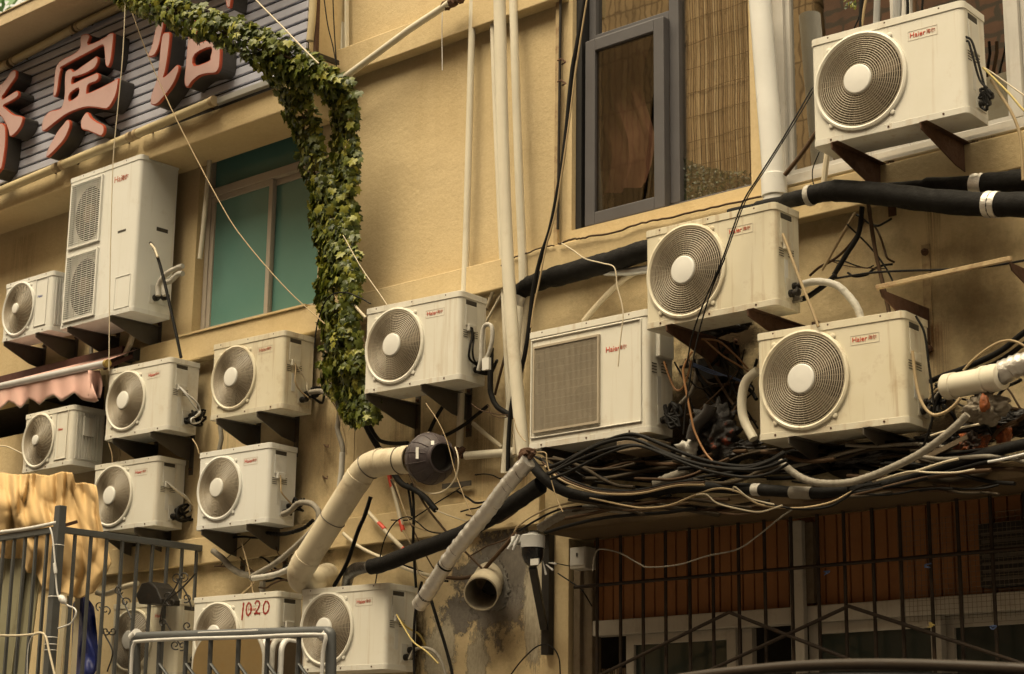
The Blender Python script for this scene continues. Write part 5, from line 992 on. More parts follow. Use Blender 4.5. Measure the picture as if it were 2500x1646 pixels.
C('wire', 'black wire from the brace to the grille', W_, [(1362, 1400), (1395, 1422), (1420, 1440), (1445, 1480)], .06, .004, 'cable')
C('wire', 'black wire from the brace to the pale metal box', W_, [(1360, 1376), (1390, 1382), (1420, 1386)], .06, .003, 'cable')
C('wire', 'black wire bowed over the brace foot at the bottom', W_, [(1245, 1650), (1276, 1610), (1314, 1577), (1345, 1578), (1364, 1605), (1368, 1650)], .16, .004, 'cable')
# centre
C('hose', 'black hose hanging at the valve end of the unit right of the ivy', 'hose', [(1199, 850), (1198, 890), (1197, 935), (1199, 962), (1213, 992), (1243, 1012), (1262, 1020)], .22, .0165, 'black', n=10)
mb = MB(); mb.tube(spline(px3([(1168, 905), (1174, 877), (1176, 830), (1180, 802), (1190, 792), (1201, 800), (1201, 834), (1192, 866), (1180, 884)], .34), 6), .0125, 10); tag(mb.build('looped_hose', 'tape', smooth=60), 'white hose looped over at the valve end of the unit right of the ivy', 'hose')
tag(MB().box((P(1180, 880, .36).x, -.37, P(1180, 905, .36).z), (P(1196, 880, .36).x, -.35, P(1180, 876, .36).z)).build('paper_tag', 'sticker', smooth=0), 'white paper tag on the looped white hose', 'tag')
for pts, m_, r, lab in (([(1222, 660), (1206, 705), (1188, 752)], 'pvcold', .011, 'tan conduit leaning behind the unit right of the ivy, upper'), ([(1228, 712), (1208, 748), (1188, 785)], 'pvcold', .008, 'tan conduit leaning behind the unit right of the ivy, lower'), ([(1238, 849), (1222, 910), (1208, 965)], 'brownwire', .008, 'brown conduit leaning between the looped hose and white pipes'), ([(1155, 1034), (1190, 1064), (1226, 1093)], 'pvcold', .014, 'pale conduit slanting down below the steel bracket by the white pipes')):
    C('thin_conduit', lab, 'conduit', pts, .05, r, m_)
C('cable', 'black cable slanting from the bracket down behind the round fan', CB, [(1192, 990), (1165, 1012), (1132, 1038), (1090, 1062), (1060, 1070)], .12, .011, 'cable')
C('cable', 'dark cable from the ivy bracket down to the round fan', CB, [(1092, 978), (1070, 1010), (1050, 1050), (1044, 1070)], .16, .012, 'cable')
for i, (pts, lab) in enumerate((([(1150, 985), (1170, 1000), (1196, 1008), (1240, 1014)], 'thin wires sagging toward the white pipes, upper'), ([(1192, 990), (1200, 1012), (1225, 1020), (1245, 1016)], 'thin wires sagging toward the white pipes, lower'))): C('wire', lab, W_, pts, .28, .003, 'brownwire')
C('wire', 'fine tan wire dangling from the fan guard bracket past the round fan', W_, [(1040, 985), (1070, 1030), (1092, 1080), (1110, 1149), (1130, 1205), (1150, 1255)], .50, .0025, 'tan')
C('wire', 'fine tan wire between the white pipes and the slatted grille unit', W_, [(1254, 1020), (1262, 1050), (1275, 1070), (1284, 1078)], .42, .003, 'tan')
C('wire', 'black wire curling out of the ivy over its right side', W_, [(768, 850), (775, 790), (800, 728), (840, 714), (880, 728), (905, 742)], .46, .0045, 'cable')
C('hose', 'pale hose reaching from the ivy to the unit on its right', 'hose', [(850, 718), (862, 740), (878, 760), (893, 776)], .38, .010, 'pvcold')
for pts, off, r, m_, lab in (([(903, 1040), (915, 1062), (930, 1077), (960, 1083), (996, 1082)], .20, .013, 'cable', 'black hose from the ivy foot to the round fan'),
    ([(890, 1030), (905, 1062), (928, 1100), (955, 1145), (980, 1180), (1010, 1195), (1038, 1215), (1064, 1246)], .16, .019, 'black', 'thick black hose passing behind the cream duct'),
    ([(905, 1213), (890, 1260), (874, 1297), (847, 1375), (815, 1432)], .30, .0125, 'cable', 'black cable falling from the cream duct to the lower units'),
    ([(1005, 1180), (1010, 1240), (1009, 1320), (1012, 1380), (1016, 1435)], .14, .0085, 'cable', 'black cable hanging straight below the round fan'),
    ([(994, 1180), (1000, 1215), (1006, 1260)], .15, .007, 'cable', 'short black cable below the round fan'),
    ([(916, 1428), (926, 1370), (940, 1315), (965, 1275), (995, 1262), (1020, 1276), (1050, 1298), (1110, 1306)], .2, .004, 'cable', 'thin black wire making an arch under the round fan'),
    ([(964, 1178), (985, 1240), (1005, 1280), (1045, 1296), (1105, 1302)], .18, .004, 'tan', 'tan wire crossing the thin black arch'),
    ([(1064, 1246), (1100, 1260), (1138, 1273)], .16, .004, 'cream', 'cream wire end leaving the thick black hose'),
    ([(984, 1296), (998, 1320), (1010, 1345), (1022, 1398), (1050, 1420)], .12, .004, 'tan', 'tan wire below the red taped conduits'),
    ([(838, 1302), (870, 1330), (905, 1350), (940, 1365), (1000, 1392), (1060, 1408)], .08, .012, 'pvcold', 'weathered conduit running behind the black foam pipe'),
    ([(1053, 1466), (1066, 1510), (1085, 1570), (1100, 1625), (1106, 1660)], .16, .0095, 'cable', 'black cable running down right of the unit at the silver pipe'),
    ([(1030, 1420), (1016, 1480), (1010, 1560), (1012, 1660)], .34, .008, 'cable', 'black cable on the valve side of the unit at the silver pipe'),
    ([(968, 1500), (985, 1530), (1010, 1568), (1040, 1590), (1070, 1620)], .36, .005, 'yellow', 'greenish wire looping from the unit at the silver pipe'),
    ([(1000, 1610), (1015, 1585), (1050, 1585), (1075, 1610), (1090, 1655)], .3, .01, 'greytape', 'grey hose arch at the bottom by the unit at the silver pipe')):
    C('cable' if r > .006 else 'wire', lab, CB if r > .006 else W_, pts, off, r, m_)
for pts, reds, lab in (([(950, 1160), (968, 1225), (984, 1296)], ((.0, .22), (.80, 1)), 'pale conduit with two bands of red tape below the cream duct'), ([(897, 1248), (940, 1296), (990, 1346)], ((.30, .46), (.93, 1)), 'slanting pale conduit spotted with red tape')):
    pp = px3(pts, .10); o = tag(MB().tube(pp, .0135, 8).build('conduit', 'pvcold', smooth=60), lab, 'conduit')
    for a, b in reds: MB().tube([pp[0].lerp(pp[2], a), pp[0].lerp(pp[2], b)], .0145, 8).build('red_tape', 'red', o, smooth=60)
tag(MB().bar(P(1080, 1188, .04), P(1150, 1179, .04), .03, .008, up=(0, 1, 0)).build('steel_strap', 'steel', smooth=0), 'flat grey steel strap on the wall right of the round fan', 'strap')
for i, (x, y) in enumerate(((797, 1089), (795, 1166))): tag(MB().tube([P(x - 6, y - 3, .0), P(x - 3, y, .05), P(x + 4, y + 3, .055), P(x + 4, y - 3, .05)], .005, 5).build('wall_hook', 'rust', smooth=50), ('upper rusty hook on the bare wall left of the cream duct', 'lower rusty hook on the bare wall left of the cream duct')[i], 'hook')
mb = MB(); ribbed(mb, px3([(757, 958), (780, 955), (800, 962), (818, 976), (829, 1000), (826, 1030), (824, 1050), (836, 1090), (836, 1120), (828, 1195), (821, 1222)], .16), .0155, .12, .0015, 10, .001); tag(mb.build('taped_hose', 'greytape', smooth=60), 'grey taped hose falling from the unit under the teal sill', 'hose')
tag(MB().tube(px3([(836, 1105), (834, 1150), (828, 1200)], .165), .0185, 10).build('white_tape', 'tape', smooth=60), 'white wrapped length of the hose falling left of the cream duct', 'tape')
C('wire', 'tan wire falling beside the grey taped hose', W_, [(800, 965), (822, 1000), (840, 1060), (846, 1110)], .18, .004, 'tan')
C('wire', 'fine straight tan wire on the bare wall by the wall hooks', W_, [(866, 1050), (865, 1100), (863, 1150)], .02, .003, 'tan')
for pts, off, r, lab, m_ in (([(690, 1256), (708, 1248), (729, 1229), (760, 1230), (778, 1252), (770, 1284), (733, 1324), (676, 1373), (623, 1404), (612, 1412)], .24, .0175, 'grey ribbed hose looping from the lower unit beside the cream duct', 'greytape'), ([(618, 1412), (668, 1404), (706, 1389), (730, 1370)], .26, .017, 'pale taped hose end below the looping grey hose', 'tape'), ([(520, 1345), (545, 1365), (563, 1385), (593, 1402), (625, 1404)], .14, .02, 'weathered hose sagging below the lower units', 'greytape'), ([(640, 1300), (690, 1304), (740, 1290), (765, 1270)], .16, .012, 'dark hose under the looping grey hose', 'cable')):
    mb = MB(); ribbed(mb, px3(pts, off), r, .03, .0016, 10, .0012); tag(mb.build('hose', m_, smooth=50), lab, 'hose')
for key, lab in (('U5', 'black tangle at the valves of the unit right of the ivy'), ('U6', 'dark tangle at the valves of the unit under the teal sill'), ('U7', 'dark tangle at the valves of the unit beside the awning'), ('U8', 'dark tangle at the valves of the unit behind the tarpaulin'), ('U9', 'black tangle at the valves of the lower unit near the cream duct'), ('U4', 'dark tangle at the valves of the unit above the shop ledge')):
    t, W, H, D, base, yaw = UNITS[key]; mm = Matrix.Translation(base) @ Matrix.Rotation(R(yaw), 4, 'Z')
    tag(MB().tube(spline([mm @ Vector((W / 2 + rnd.uniform(.02, .10), D / 2 + rnd.uniform(-.12, .05), H * .2 + rnd.uniform(-.05, .07))) for i in range(13)], 4), .0085, 6).build('valve_tangle', 'cable', smooth=40), lab, 'tangle')
def sidecable(key, pts, r, m_, lab):
    t, W, H, D, base, yaw = UNITS[key]; mm = Matrix.Translation(base) @ Matrix.Rotation(R(yaw), 4, 'Z')
    tag(MB().tube(spline([mm @ Vector((W / 2 + q[2], -D / 2 + q[0], H * q[1])) for q in pts], 7), r, 6).build('cable', m_, smooth=60), lab, CB)
sidecable('U5', [(.075, .60, .02), (.075, .50, .03), (.06, .35, .025), (.07, .24, .02), (.14, .17, .04), (.19, .16, .05)], .007, 'cable', 'black cable on the side of the unit right of the ivy')
sidecable('U5', [(.085, .60, .02), (.09, .48, .03), (.07, .33, .04), (.10, .22, .035), (.18, .17, .05)], .006, 'cable', 'second black cable on the side of the unit right of the ivy')
sidecable('U6', [(.08, .60, .02), (.08, .5, .03), (.07, .35, .04), (.11, .24, .05), (.2, .15, .06)], .005, 'tan', 'tan cable on the side of the unit under the teal sill')
sidecable('U6', [(.08, .60, .02), (.12, .5, .03), (.17, .38, .04), (.17, .28, .05), (.2, .18, .06)], .005, 'cream', 'cream cable on the side of the unit under the teal sill')
sidecable('U7', [(.07, .60, .02), (.11, .5, .06), (.18, .40, .08), (.21, .30, .08), (.18, .22, .09), (.12, .16, .10), (.13, .10, .10), (.2, .14, .09), (.23, .22, .08)], .006, 'whitewire', 'white cable looping from the unit beside the awning')
sidecable('U7', [(.07, .60, .02), (.09, .5, .06), (.15, .36, .08), (.19, .27, .09), (.15, .2, .1)], .006, 'whitewire', 'second white cable looping from the unit beside the awning')
sidecable('U8', [(.07, .62, .02), (.12, .54, .05), (.2, .45, .07), (.24, .36, .07), (.25, .25, .06)], .006, 'whitewire', 'white cable on the side of the unit behind the tarpaulin')
sidecable('U8', [(.07, .62, .02), (.13, .50, .06), (.2, .41, .08), (.25, .33, .08)], .006, 'cream', 'cream cable on the side of the unit behind the tarpaulin')
sidecable('U9', [(.08, .60, .02), (.08, .48, .03), (.08, .38, .04), (.14, .28, .05), (.2, .2, .06)], .005, 'tan', 'tan cable on the side of the lower unit near the cream duct')
sidecable('U10', [(.08, .60, .02), (.12, .5, .05), (.2, .42, .08), (.26, .30, .08)], .006, 'yellow', 'yellow green cable on the side of the unit at the silver pipe')
# tall unit hoses and prop
for o_, lab in ((0, 'white hose curving into the wall beside the tall unit, upper'), (1, 'white hose curving into the wall beside the tall unit, lower')): C('hose', lab, 'hose', [(386 + o_ * 16, 722), (388 + o_ * 14, 694), (408 + o_ * 9, 668 + o_ * 18), (434, 654 + o_ * 16), (446, 650 + o_ * 18)], .30 - .08 * o_, .019, 'tape', n=10)
C('conduit', 'black conduit leaning from the tall unit down to the unit beside the awning', 'conduit', [(367, 593), (374, 602), (384, 626), (398, 675), (414, 743), (430, 815), (442, 873)], .60, .0105, 'cable', n=8)
tag(MB().tube(px3([(368, 596), (377, 606), (385, 628)], .615), .009, 8).build('cream_sleeve', 'pvcold', smooth=60), 'worn cream sleeve on the top of the leaning black conduit', 'sleeve')
tag(MB().tube(px3([(232, 880), (222, 860), (226, 830), (230, 808)], .1), .016, 8).build('hose', 'greytape', smooth=60), 'grey hose on the wall under the small blue lettered unit', 'hose')
tag(MB().tube(px3([(305, 868), (318, 840), (326, 810), (330, 790)], .15), .022, 10).build('hose', 'pvcold', smooth=60), 'weathered hose rising under the tall double unit', 'hose')
C('wire', 'cream wire reaching in from the left edge to the unit under the awning', W_, [(-20, 1088), (15, 1090), (35, 1098), (55, 1108)], .40, .005, 'cream')
for i, (x0_, y0_, x1_, y1_, lab) in enumerate(((265, 1082, 275, 1134, 'tan wire below the unit beside the awning, left'), (292, 1094, 288, 1132, 'tan wire below the unit beside the awning, right'), (470, 1072, 486, 1108, 'tan wire between the two inner left units'), (588, 1318, 620, 1460, 'tan cord hanging from the lower unit to the red numbered unit'), (640, 1400, 588, 1452, 'bent cream wire above the red numbered unit'))): C('wire', lab, W_, [(x0_, y0_), ((x0_ + x1_) / 2 + 3, (y0_ + y1_) / 2), (x1_, y1_)], .24, .0045, 'tan')
tag(MB().tube(px3([(537, 1040), (541, 1070), (535, 1100)], .1), .016, 8).build('hose', 'greytape', smooth=60), 'short grey hose between the two stained inner units', 'hose')
tag(MB().tube(px3([(641, 1420), (640, 1455)], .1), .02, 8).build('hose', 'greytape', smooth=60), 'grey hose entering the wall above the red numbered unit', 'hose')
M['dust'] = mat('dusty_cable', (.055, .042, .028), .8, dirt=(.12, .09, .06), da=.4, spec=.15)
def tangle(n, box, offs, rs, label, group, mats, sag=.1, wig=13):
    """loose cables of one tangle that nothing tells apart"""
    for i in range(n):
        x0, y0, x1, y1 = box; a = rnd.uniform(x0, x1 - (x1 - x0) * .25); L = rnd.uniform(.25, .7) * (x1 - x0); b = min(x1, a + L); ya = rnd.uniform(y0, y1); yb = rnd.uniform(y0, y1); k = 5; o0 = rnd.uniform(*offs); ph = rnd.uniform(0, 6)
        pts = [(a + (b - a) * j / k + rnd.uniform(-.3, .3) * wig, ya + (yb - ya) * j / k + (wig * .55) * math.sin(j * 1.3 + ph) + sag * (b - a) * math.sin(math.pi * j / k), o0 + rnd.uniform(-.03, .03)) for j in range(k + 1)]
        cable('loose_cable', label, 'cable', pts, o0, rnd.uniform(*rs), mats[i % len(mats)], group=group)
tangle(26, (1300, 1090, 1900, 1200), (.16, .50), (.004, .012), 'loose cable in the black tangle over the left half of the shop ledge', 'tangled cables on the left half of the shop ledge', ['cable', 'dust', 'brownwire', 'cable', 'dust'], .04)
tangle(26, (1850, 1075, 2520, 1180), (.14, .48), (.004, .012), 'loose cable in the black tangle over the right half of the shop ledge', 'tangled cables on the right half of the shop ledge', ['cable', 'dust', 'brownwire', 'cable', 'greytape', 'dust'], .0)
tangle(11, (1320, 1205, 1880, 1262), (.36, .48), (.004, .010), 'dusty cable sagging along the front edge of the left shop ledge', 'dusty cables along the left ledge edge', ['dust', 'brownwire', 'dust', 'cable'], .015, 8)
tangle(9, (1860, 1168, 2440, 1212), (.36, .47), (.004, .009), 'dusty cable sagging along the front edge of the right shop ledge', 'dusty cables along the right ledge edge', ['dust', 'brownwire', 'cable'], .01, 8)
tangle(16, (1640, 800, 1850, 1080), (.08, .36), (.004, .011), 'loose cable hanging between the slatted grille unit and the unit above the shop ledge', 'tangled cables between two right units', ['cable', 'brownwire', 'cable'], .2)
tangle(12, (2270, 900, 2520, 1080), (.10, .36), (.004, .010), 'loose cable in the knot around the yellowed pipe end', 'tangled cables round the yellowed pipe', ['cable', 'brownwire', 'cable'], .1)
tangle(5, (1960, 500, 2180, 700), (.05, .22), (.003, .007), 'thin cable on the wall below the two thick black pipes', 'thin cables below the thick black pipes', ['cable', 'brownwire'], .1)
tangle(9, (880, 1150, 1260, 1430), (.04, .20), (.003, .007), 'thin loose cable on the wall around the red taped conduits', 'thin cables round the red taped conduits', ['cable', 'brownwire'], .12)
tangle(9, (490, 1290, 720, 1440), (.04, .2), (.003, .008), 'thin loose cable on the wall above the red numbered unit', 'thin cables above the red numbered unit', ['cable', 'brownwire'], .12)
for k, (x, y, rx, lab) in enumerate(((1420, 1150, .26, 'added black lump for clutter and shade on the ledge under the slatted grille unit'), (1600, 1130, .24, 'added black lump for clutter and shade on the ledge below the timber block'), (1980, 1120, .28, 'added black lump for clutter and shade beneath the unit above the shop ledge'), (2290, 1090, .20, 'added black lump for clutter and shade beside the ribbed hose end'), (2450, 1040, .22, 'added black lump for clutter and shade behind the foil duct'), (1740, 800, .2, 'added black lump for clutter and shade under the unit with dangling black wires'))): blob('shade_lump', 'burnt', P(x, y, .16), rx, .07, .05, lab, 'rubbish', .5, 5, 60 + k)  # black lumps added to deepen the dark behind the ledge cables
# ================================================================ AWNING
aw = thing('awning', 'faded pink awning with scalloped valance under an aluminium roller', 'awning', P(264, 886, .40)); al = Vector(aw.location)
a, b = P(-60, 957, .40), P(252, 889, .40); b.z = a.z = (a.z + b.z) / 2 + .0
a, b = P(-60, 957, .40), P(258, 888, .40)
MB().tube([a - al, b - al], .027, 18).build('roller', 'roller', aw, smooth=60); d = (b - a).normalized(); MB().tube([b - al, b + d * .03 - al], .0285, 18).build('end_cap', 'brass', aw, smooth=60)
va = MB(); N = 70; rows = 9
bot = [(-60, 1010), (-40, 1000), (-20, 985), (0, 1000), (21, 979), (36, 985), (50, 997), (61, 985), (71, 972), (84, 978), (96, 988), (114, 972), (132, 964), (142, 972), (150, 980), (166, 970), (182, 958), (190, 966), (200, 975), (214, 979), (232, 982), (243, 976), (243, 960)]
def lerpk(tab, x):
    for (x0_, y0_), (x1_, y1_) in zip(tab, tab[1:]):
        if x0_ <= x <= x1_: return y0_ + (y1_ - y0_) * (x - x0_) / max(1e-6, x1_ - x0_)
    return tab[-1][1]
vs = []
for j in range(rows):
    v = j / (rows - 1)
    for i in range(N):
        x = -60 + (214 + 60 + 26 * v) * i / (N - 1); yt = 957 - (x + 60) * .2155 + 6; y = yt + (lerpk(bot, min(243, x)) - yt) * v
        off = .40 + .018 * math.sin(x * .146 + 1) * v + .02 * math.sin(x * .05) * v
        if x > 185: off += (x - 185) / 55 * .09 * v * math.sin(v * 2.6)
        vs.append(P(x, y, off) - al)
va.add(vs, [(j * N + i, j * N + i + 1, (j + 1) * N + i + 1, (j + 1) * N + i) for j in range(rows - 1) for i in range(N - 1)]); o = va.build('valance', 'pinkcloth', aw, smooth=60, fix=False); o.modifiers.new('s', 'SOLIDIFY').thickness = .004
MB().tube([vs[(rows - 1) * N + i] for i in range(N)], .0035, 5).build('valance_hem', 'tape', aw, smooth=60)
rt = MB(); vs = []
for j in range(8):
    for i in range(6):
        u, v = i / 5, j / 7; vs.append(P(214 + u * 30 + 6 * math.sin(v * 3), 905 + v * 68 - 6 * (1 - u) * v, .44 - .10 * math.sin(u * 3.1) * v - .08 * u) - al)
rt.add(vs, [(j * 6 + i, j * 6 + i + 1, (j + 1) * 6 + i + 1, (j + 1) * 6 + i) for j in range(7) for i in range(5)]); o = rt.build('folded_corner', 'pinkcloth', aw, smooth=60, fix=False); o.modifiers.new('s', 'SOLIDIFY').thickness = .004
ca, cb2 = P(-70, 952, .12), P(310, 859, .12)
MB().bar(ca - al, cb2 - al, .09, .075).build('cassette', 'darkred', aw, smooth=0, bevel=.004)
MB().add([a + Vector((0, 0, .02)) - al, b + Vector((0, 0, .02)) - al, Vector((b.x, cb2.y, cb2.z)) - al, Vector((a.x, ca.y, ca.z)) - al], [(0, 1, 2, 3)]).build('canvas', 'pinkcloth', aw, smooth=0)
MB().bar(Vector((b.x - .06, -.14, cb2.z - .05)) - al, b + Vector((-.06, .03, -.02)) - al, .03, .03).build('folding_arm', 'darkred', aw, smooth=0, bevel=.003); MB().bar(Vector((b.x - 1.2, -.14, cb2.z - .05)) - al, b + Vector((-1.2, .03, -.01)) - al, .035, .05).build('folding_arm', 'darkred', aw, smooth=0, bevel=.003)
tag(MB().box((P(311, 860, .1).x, -.14, P(311, 886, .1).z), (P(338, 860, .1).x, -.01, P(311, 856, .1).z)).build('awning_motor', 'blacksteel', smooth=0, bevel=.008), 'dark motor box at the wall end of the awning', 'box')
# ================================================================ TARPAULIN, BOARDS, FENCE
tp = thing('tarpaulin', 'rumpled yellow tarpaulin draped beside the lower units behind the fence', 'tarpaulin', P(130, 1300, .8)); tl_ = Vector(tp.location)
NU, NV = 110, 60; vs = []
topk = [(0, 1157), (.25, 1155), (.35, 1160), (.5, 1156), (.62, 1162), (.70, 1152), (.82, 1154), (.84, 1180), (.92, 1178), (1, 1186)]; botk = [(0, 1362), (.36, 1364), (.40, 1398), (.5, 1402), (.55, 1440), (.72, 1452), (.84, 1462), (.93, 1448), (1, 1415)]
for j in range(NV):
    v = j / (NV - 1); xr = 232 + 16 * min(1, v * 2.2) + 22 * max(0, min(1, (v - .3) * 2)) - 22 * max(0, v - .82) / .18
    for i in range(NU):
        u = i / (NU - 1); x = -60 + (xr + 60) * u + 4 * math.sin(v * 7 + u * 20); y0_, y1_ = lerpk(topk, u), lerpk(botk, u); y = y0_ + (y1_ - y0_) * v
        n1 = mnoise.noise((u * 3, v * 1.6, 2)); fold = .42 * math.sin(6.283 * (5.5 * u + .7 * n1) + 1.6 * v) * (.35 + .65 * v) + .22 * math.sin(6.283 * (13 * u + .5 * n1)) * (1 - v) ** 1.5 + .9 * abs(mnoise.noise((u * 3.4 + v * 1.8, v * 1.3 - u * 1.6, 4))) + .35 * abs(mnoise.noise((u * 7 - v * 3, v * 3.4 + u * 2, 7)))
        pleat = math.sin(u * 46 + 3 * mnoise.noise((u * 3, v * 2, 7))) * .020 * max(0, 1 - v * 1.6)
        belly = .12 * math.sin(math.pi * min(1, v * 1.05)) * (.6 + .4 * math.sin(u * 6))
        vs.append(P(x, y, .72 + belly + pleat + .085 * (fold - .4)) - tl_)
tm = MB().add(vs, [(j * NU + i, j * NU + i + 1, (j + 1) * NU + i + 1, (j + 1) * NU + i) for j in range(NV - 1) for i in range(NU - 1)]); o = tm.build('sheet', 'tarp', tp, smooth=70, fix=False); o.modifiers.new('s', 'SOLIDIFY').thickness = .004
tag(MB().bar(P(150, 1285, 1.0), P(188, 1274, .9), .022, .022).build('rod', 'rust', smooth=0), 'short rusty rod poking from the tarpaulin beside the corner post', 'rod')
ZF = 3.28; cx0 = -10.127; cy0 = -1.18
fe = thing('fence', 'grey painted steel railing with corner post round the landing', 'fence', (cx0, cy0, 2.0)); fo = Vector(fe.location)
MB().box((-.028, -.028, -1.0), (.028, .028, ZF + .13 - fo.z)).build('corner_post', 'greysteel', fe, smooth=0, bevel=.004)
MB().box((-.02, .028, ZF - .04 - fo.z), (.02, -cy0 - .01, ZF - fo.z)).build('rail', 'greysteel', fe, smooth=0, bevel=.003); MB().box((-3.2, -.018, ZF - .04 - fo.z), (-.028, .018, ZF - fo.z)).build('rail', 'greysteel', fe, smooth=0, bevel=.003)
for i in range(1, 10): MB().box((-.009, i * .122 - .009, -.8), (.009, i * .122 + .009, ZF - .04 - fo.z)).build('bar', 'greysteel', fe, smooth=0)
for i in range(1, 22): MB().box((-i * .124 - .009, -.009, -.8), (-i * .124 + .009, .009, ZF - .04 - fo.z)).build('bar', 'greysteel', fe, smooth=0)
MB().box((-3.2, -.05, -.6), (.05, -cy0 - .01, -.5)).build('landing', 'ground', fe, smooth=0)
MB().tube(spline([Vector((-3.0 + i * .3, -.02, ZF + .016 - fo.z + .006 * math.sin(i * 2))) for i in range(11)], 3), .012, 8).build('light_strip', 'whitewire', fe, smooth=60)
# scrollwork inside the side railing
sw = thing('scrollwork', 'black wrought scrolls and crossed rods behind the railing bars', 'scrollwork', (cx0 + .06, -.6, 2.5)); s0 = Vector(sw.location)
def spiral(cx, cy, r, turns, a0, sgn): return [P(cx + r * (1 - t * .75) * math.cos(a0 + sgn * t * turns * 6.283), cy + r * (1 - t * .75) * math.sin(a0 + sgn * t * turns * 6.283), .75) - s0 for t in [i / 22 for i in range(23)]]
for cx, cy, r, a0, sg_ in ((433, 1410, 13, 1.5, 1), (448, 1408, 13, 1.6, -1), (412, 1456, 11, 3, 1), (418, 1470, 11, 3.2, -1), (290, 1440, 12, .5, 1), (306, 1470, 12, 0, -1), (245, 1480, 12, 2, 1), (258, 1490, 12, 1, -1), (258, 1541, 11, 0, 1), (275, 1541, 11, 3.1, -1), (400, 1520, 10, 2, 1), (455, 1460, 12, 2, -1), (458, 1528, 12, 1, 1), (428, 1575, 12, 1, 1), (445, 1577, 12, 2, -1)): MB().tube(spiral(cx, cy, r, 1.1, a0, sg_), .0045, 5).build('scroll', 'blacksteel', sw, smooth=60, fix=False)
for pts in ([(478, 1400), (440, 1440), (405, 1468)], [(432, 1416), (455, 1450), (470, 1490)], [(440, 1410), (425, 1440), (400, 1475), (390, 1520)], [(405, 1520), (420, 1545), (440, 1575)], [(285, 1430), (305, 1475), (320, 1510)], [(250, 1490), (252, 1540), (275, 1590), (262, 1640)]): MB().tube(spline([P(x, y, .75) - s0 for x, y in pts], 5), .0055, 5).build('rod', 'blacksteel', sw, smooth=60, fix=False)
tag(MB().tube(px3([(237, 1447), (250, 1452), (268, 1448), (300, 1434), (335, 1424)], .55), .018, 10).build('hose', 'pvcold', smooth=60), 'pale bent hose behind the railing above the blue tarpaulin', 'hose')
tag(MB().prism([[P(x / 2.6286, 1050 + y / 2.6286, .46) for x, y in ((868, 1060), (905, 985), (960, 972), (1000, 1010), (1032, 1085), (1030, 1116), (890, 1116))]], (0, .16, 0)).build('black_hood', 'blacksteel', smooth=0, bevel=.008), 'black angular hood sitting on the shaded unit behind the fence', 'hood')
for i, (xa, xb, yt, off, m_, lab) in enumerate(((-60, 30, 1357, .62, 'greenboard', 'greenish plastic sheet standing behind the fence, leftmost'), (22, 66, 1357, .66, 'greenboard', 'greenish plastic sheet standing behind the fence, second'), (60, 104, 1358, .62, 'greenboard', 'greenish plastic sheet standing behind the fence, nearest the corner post'))):
    p0, p1 = P(xa, yt, off), P(xb, yt, off); t = thing('plastic_sheet', lab, 'sheet', (p0.x, p0.y, 1.5), 0, 'plastic sheets stacked behind the fence'); zt = min(p0.z, p1.z) - 1.5; n = 12; w = p1.x - p0.x
    pr = [(w * k / n, .012 * (1 if k % 2 else -1)) for k in range(n + 1)]; MB().add([(x, y + (0 if z else -.1), z) for z in (0, zt) for x, y in pr], [(k, k + 1, n + 2 + k, n + 1 + k) for k in range(n)]).build('corrugated_sheet', m_, t, smooth=0, fix=False).modifiers.new('s', 'SOLIDIFY').thickness = .004
for (xa, ya), (xb, yb), off, wd, m_, lab in (((120, 1460), (106, 1660), .82, .03, 'lath', 'pale lath leaning left of the corner post'), ((158, 1480), (140, 1660), .80, .03, 'lath', 'pale lath leaning right of the corner post'), ((170, 1456), (156, 1660), .72, .032, 'lath', 'taller pale lath beside the blue tarpaulin'), ((190, 1456), (178, 1660), .70, .034, 'lath', 'broad pale lath touching the blue tarpaulin')):
    tag(MB().bar(P(xa, ya, off - .1), P(xb, yb, off), wd, .02).build('lath', m_, smooth=0), lab, 'lath', 'laths leaning behind the fence')
bt = thing('blue_tarpaulin', 'crumpled dark blue tarpaulin standing behind the fence bars', 'tarpaulin', (P(205, 1550, .5).x, -.5, 1.5)); b0 = Vector(bt.location); vs = []
for j in range(30):
    for i in range(20):
        u, v = i / 19, j / 29; x = 172 + 6 * (1 - v) + (70 - 18 * (1 - v) ** 2) * u; y = 1456 + 22 * (u - .45) ** 2 * 4 * (1 - v) + v * 260; vs.append(P(x, y, .50 + .09 * math.sin(u * 3.1) + .05 * mnoise.noise((u * 4, v * 5, 2))) - b0)
MB().add(vs, [(j * 20 + i, j * 20 + i + 1, (j + 1) * 20 + i + 1, (j + 1) * 20 + i) for j in range(29) for i in range(19)]).build('sheet', 'bluetarp', bt, smooth=60, fix=False)
C('cable', 'white cable with an inline switch hanging from the fence corner post', CB, [(122, 1288), (128, 1310), (134, 1370), (137, 1420), (141, 1452), (150, 1466), (165, 1478), (182, 1486), (186, 1498), (180, 1512), (170, 1524), (142, 1534)], 1.26, .0055, 'whitewire')
tag(MB().tube(px3([(133, 1375), (135, 1392), (136, 1400)], 1.27), [.010, .012, .010], 8).build('plug_joint', 'whitewire', smooth=60), 'white plug joint on the hanging cable by the corner post', 'plug')
tag(MB().tube(px3([(146, 1454), (150, 1460), (156, 1468), (160, 1473)], 1.27), [.006, .022, .022, .006], 10).build('inline_switch', 'whitewire', smooth=60), 'white inline switch on the hanging cable', 'switch')
C('cable', 'cream cable crossing the railing bars low at the left edge', CB, [(-20, 1551), (40, 1552), (80, 1549), (100, 1545), (112, 1556), (120, 1590), (134, 1650)], 1.24, .0075, 'cream')
C('wire', 'thin white wire falling from the cream cable at the left', W_, [(82, 1550), (74, 1562), (68, 1590), (66, 1650)], 1.26, .003, 'whitewire')
C('wire', 'pale cord hanging behind the railing beside the blue tarpaulin', W_, [(252, 1490), (248, 1560), (243, 1620), (230, 1650)], .6, .004, 'cream')
